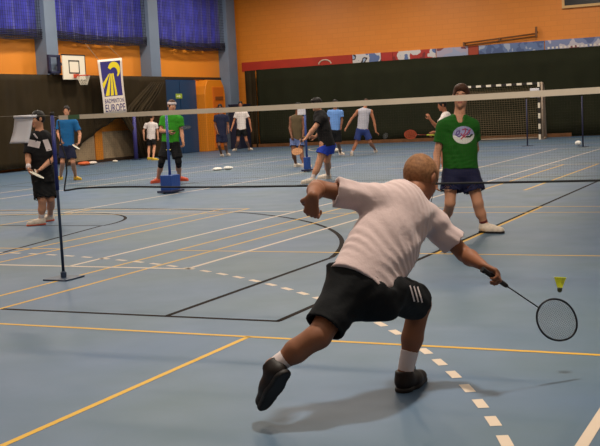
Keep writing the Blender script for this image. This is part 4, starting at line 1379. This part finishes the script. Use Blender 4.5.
# player in black with blue shorts
dbk = 22.3
J10 = dict(d=dbk, pel=(327, 143), nk=(319.5, 113), hd=(316.5, 104.5, -.05), LS=(321, 119, -.17), RS=(322.5, 118, .17), LE=(314.5, 128, -.3), LW=(306, 138.5, -.32), RE=(322, 130, .2), RW=(315.5, 137, .05), LH=(325, 145, -.08), RH=(329, 145, .08),
           LK=(319, 163, -.1), RK=(327, 161, .12), LF=(315.5, 183), Ld=(-.97, .1), RF=(331, 178.5), Rd=(-.85, -.3), Lhd=(-.85, .1, -.5), Rhd=(-.8, .2, .1))
J10['hold'] = {'L': (297, 151.5, -1)}
bk = person('player in black tee and royal blue shorts facing left, before the second weighted post', J10, SKIN, dict(hair=HAIR_K, shirt=BLKT, shorts=ROYAL, sock=SOCKW, shoe=SHOEW, flare=.112), h=.0115, hands=(1.2, .9), look=(-1, .25, -.05), hair='full', sleeve=(.62, .62), hem=-.08, short_len=.5, sock=.09, wrinkle=.004, u=1.08, build=1.12)
# grey vest player seen from behind
dg2 = 34.8
J11 = dict(d=dg2, pel=(362.5, 129), nk=(364.5, 108.8), hd=(366, 103, .05), LS=(358, 111.5), RS=(371, 111.5), LE=(351.5, 119, .02), LW=(346.5, 127.5, -.05), RE=(374, 121), RW=(376, 132, -.03), LH=(359, 131), RH=(366, 131),
           LK=(356.5, 143, .03), RK=(370, 142, .05), LF=(351.5, 155.8), Ld=(.1, -.9), RF=(375, 152.5), Rd=(.3, -.9), Rhd=(.6, 0, -.5))
J11['hold'] = {'R': (385.5, 136, 1)}
gv = person('player in pale grey vest and blue shorts moving away from the camera', J11, SKIN_T, dict(hair=HAIR_B, shirt=GREYT, shorts=mat('mid blue shorts cloth', (40, 58, 120), .8), sock=SOCKW, shoe=SHOEW, flare=.115), h=.0135, vest=True, look=(.3, -1, 0), hem=-.03, short_len=.75, sock=.08, wrinkle=.002, u=1.0)
# player behind the green man, facing left
df = 24.0
J12 = dict(d=df, pel=(447, 138), nk=(446, 114), hd=(442, 105.5, 0), LS=(443.5, 119, -.16), RS=(446.5, 118, .16), LE=(436, 126.5, -.25), LW=(430, 119, -.3), RE=(440, 133, .1), RW=(433, 132, .05), LH=(446, 140, -.08), RH=(449, 140, .08),
           LK=(443, 155), RK=(451, 155), LF=(446, 173, 24.0), Ld=(-.9, .2), RF=(454, 173.5, 24.1), Rd=(-.9, .1), Rhd=(-.95, 0, 0), Lhd=(-.4, 0, .8))
J12['hold'] = {'R': (407, 134.5, 1)}
fr = person('player in white tee facing left, half hidden behind the man in the green tee', J12, SKIN_T, dict(hair=HAIR_K, shirt=WHITE, shorts=BLKC, sock=SOCKW, shoe=SHOEW, flare=.11), h=.0125, hands=(.8, 1.1), look=(-1, .1, 0), sleeve=(.5, .5), hem=-.05, short_len=.7, sock=.05, wrinkle=.002, u=.96)
# light blue tee player, mostly behind the one in black
dl = 34.0
J13 = dict(d=dl, pel=(335, 131.5), nk=(335, 110.5), hd=(335, 103.5, 0), LS=(329.5, 112.5), RS=(341, 112.5), LE=(328.5, 120), LW=(330, 127, -.1), RE=(342, 120), RW=(341, 127, -.1), LH=(332.5, 132), RH=(338, 132),
           LK=(332, 143), RK=(338.5, 143), LF=(331, 155.5), Ld=(-.5, .8), RF=(339.5, 155), Rd=(.5, .8))
J13['LS'], J13['RS'] = J13['RS'], J13['LS']
for a_, b_ in (('LE', 'RE'), ('LW', 'RW'), ('LH', 'RH'), ('LK', 'RK'), ('LF', 'RF'), ('Ld', 'Rd')): J13[a_], J13[b_] = J13[b_], J13[a_]
lb = person('player in light blue tee and dark shorts standing behind the one in black', J13, SKIN_D, dict(hair=HAIR_K, shirt=LBLUE, shorts=BLKC, sock=SOCKW, shoe=SHOEW, flare=.112), h=.0135, sleeve=(.6, .6), hem=.03, short_len=.9, sock=.05, wrinkle=.002)

# ------------------------------------------------------------------ rackets and shuttles


R_DARK = mat('dark racket frame', (30, 30, 38), .35); R_GRIP = mat('dark grip', (34, 30, 30), .8); R_STR = mat('grey strings', (120, 118, 116), .6)
R_WSTR = mat('white strings', (226, 220, 206), .6); R_RED = mat('red orange frame', (196, 74, 40), .4); R_TAN = mat('tan strings', (196, 140, 96), .6); R_WH = mat('white frame', (220, 214, 200), .4); R_OS = mat('orange strings', (196, 84, 48), .6); R_YG = mat('yellow green grip', (190, 200, 60), .7)


def hand_pt(p, s, J, n=.075):
    d = unit(p['W'][s]-p['E'][s])
    if s+'hd' in J: d = unit(J[s+'hd'][0]*HR+J[s+'hd'][1]*HT+np.array([0, 0, J[s+'hd'][2]]))
    return p['W'][s]+d*n


g = main['GP']['R']
racket('racket with dark frame in the right hand of the lunging man', g, aim(g, 557, 320), -CF+CR*.25, R_DARK, R_GRIP, R_STR, .0006)
g = hand_pt(green, 'R', J2); racket('racket held low beside the hip of the man in the green tee', g, -CU*.75-CR*.12+CF*.65, CR, R_DARK, R_GRIP, R_STR)
g = sc_['GP']['L']; racket('white racket held by the person in black with white patches', g, aim(g, 37, 175, .465, -1), CF+CU*.8, R_WH, R_WH, R_WSTR, .0016)
g = blue['GP']['L']; racket('pale racket held by the player in teal blue', g, aim(g, 76, 147, .465, -1), CF*.9+CU*.5, R_WH, R_GRIP, R_WSTR, .0018)
g = hb['GP']['R']; racket('dark racket held out by the man with the white headband', g, aim(g, 186, 127.5, .465, -1), CU+CF*.3, R_DARK, R_GRIP, R_STR)
g = bk['GP']['L']; racket('tan strung racket hanging from the hand of the player in black', g, aim(g, 297, 151.5, .465, -1), CF+CR*.2, R_TAN, R_GRIP, R_TAN, .0025)
g = gv['GP']['R']; racket('thin racket in the right hand of the player in the grey vest', g, aim(g, 385.5, 136), CF+CU*.2, R_DARK, R_GRIP, R_STR)
g = fr['GP']['R']; racket('red orange racket held out left by the player behind the green tee', g, aim(g, 407, 134.5), CF+CU*.15, R_RED, R_YG, R_OS, .002)

YS = mat('yellow shuttle plastic', (214, 216, 30), .5); CK = mat('dark green cork', (70, 74, 40), .6)
shuttle('yellow shuttlecock in the air near the right edge, above the swinging racket', at(559.7, 292.5, 5.75), CU+CR*.03, YS, CK)

# ================================================================== LIGHT
def lamp(x, y, w, sx=1.3, sy=.5, col=(1.0, .9, .76), z=ZC-.35, spread=math.pi):
    L = bpy.data.lights.new('hall_lamp', 'AREA'); L.shape = 'RECTANGLE'; L.size = sx; L.size_y = sy; L.energy = w; L.color = col; L.spread = spread
    o = bpy.data.objects.new('hall_lamp', L); o.location = (x, y, z); COL.objects.link(o)


for x in (-17.5, -11.5, -5.0, 1.7, 8.0):
    for y in (-10.0, -5.0, 0.0, 5.0, 10.0, 15.0, 20.0, 25.0, 30.5):
        w = 185 if y < 8 else 225
        if x > -4:
            w = 125 if y > 8 else 42
        if y == 0: w = 70
        if y == -5: w = 60
        if y == -10: w = 50
        if x == 1.7 and y >= 5: w = 14
        if (x, y) == (1.7, 0): continue
        lamp(x, y, w, .7, .45)
lamp(2.0, -2.3, 500, .45, .35)
wd = bpy.data.worlds.new('world'); scene.world = wd; wd.use_nodes = True
wd.node_tree.nodes['Background'].inputs['Color'].default_value = (.5, .5, .5, 1)
wd.node_tree.nodes['Background'].inputs['Strength'].default_value = .1
scene.view_settings.view_transform = 'Standard'; scene.view_settings.look = 'None'
scene.view_settings.exposure = -0.05; scene.view_settings.gamma = 1.0
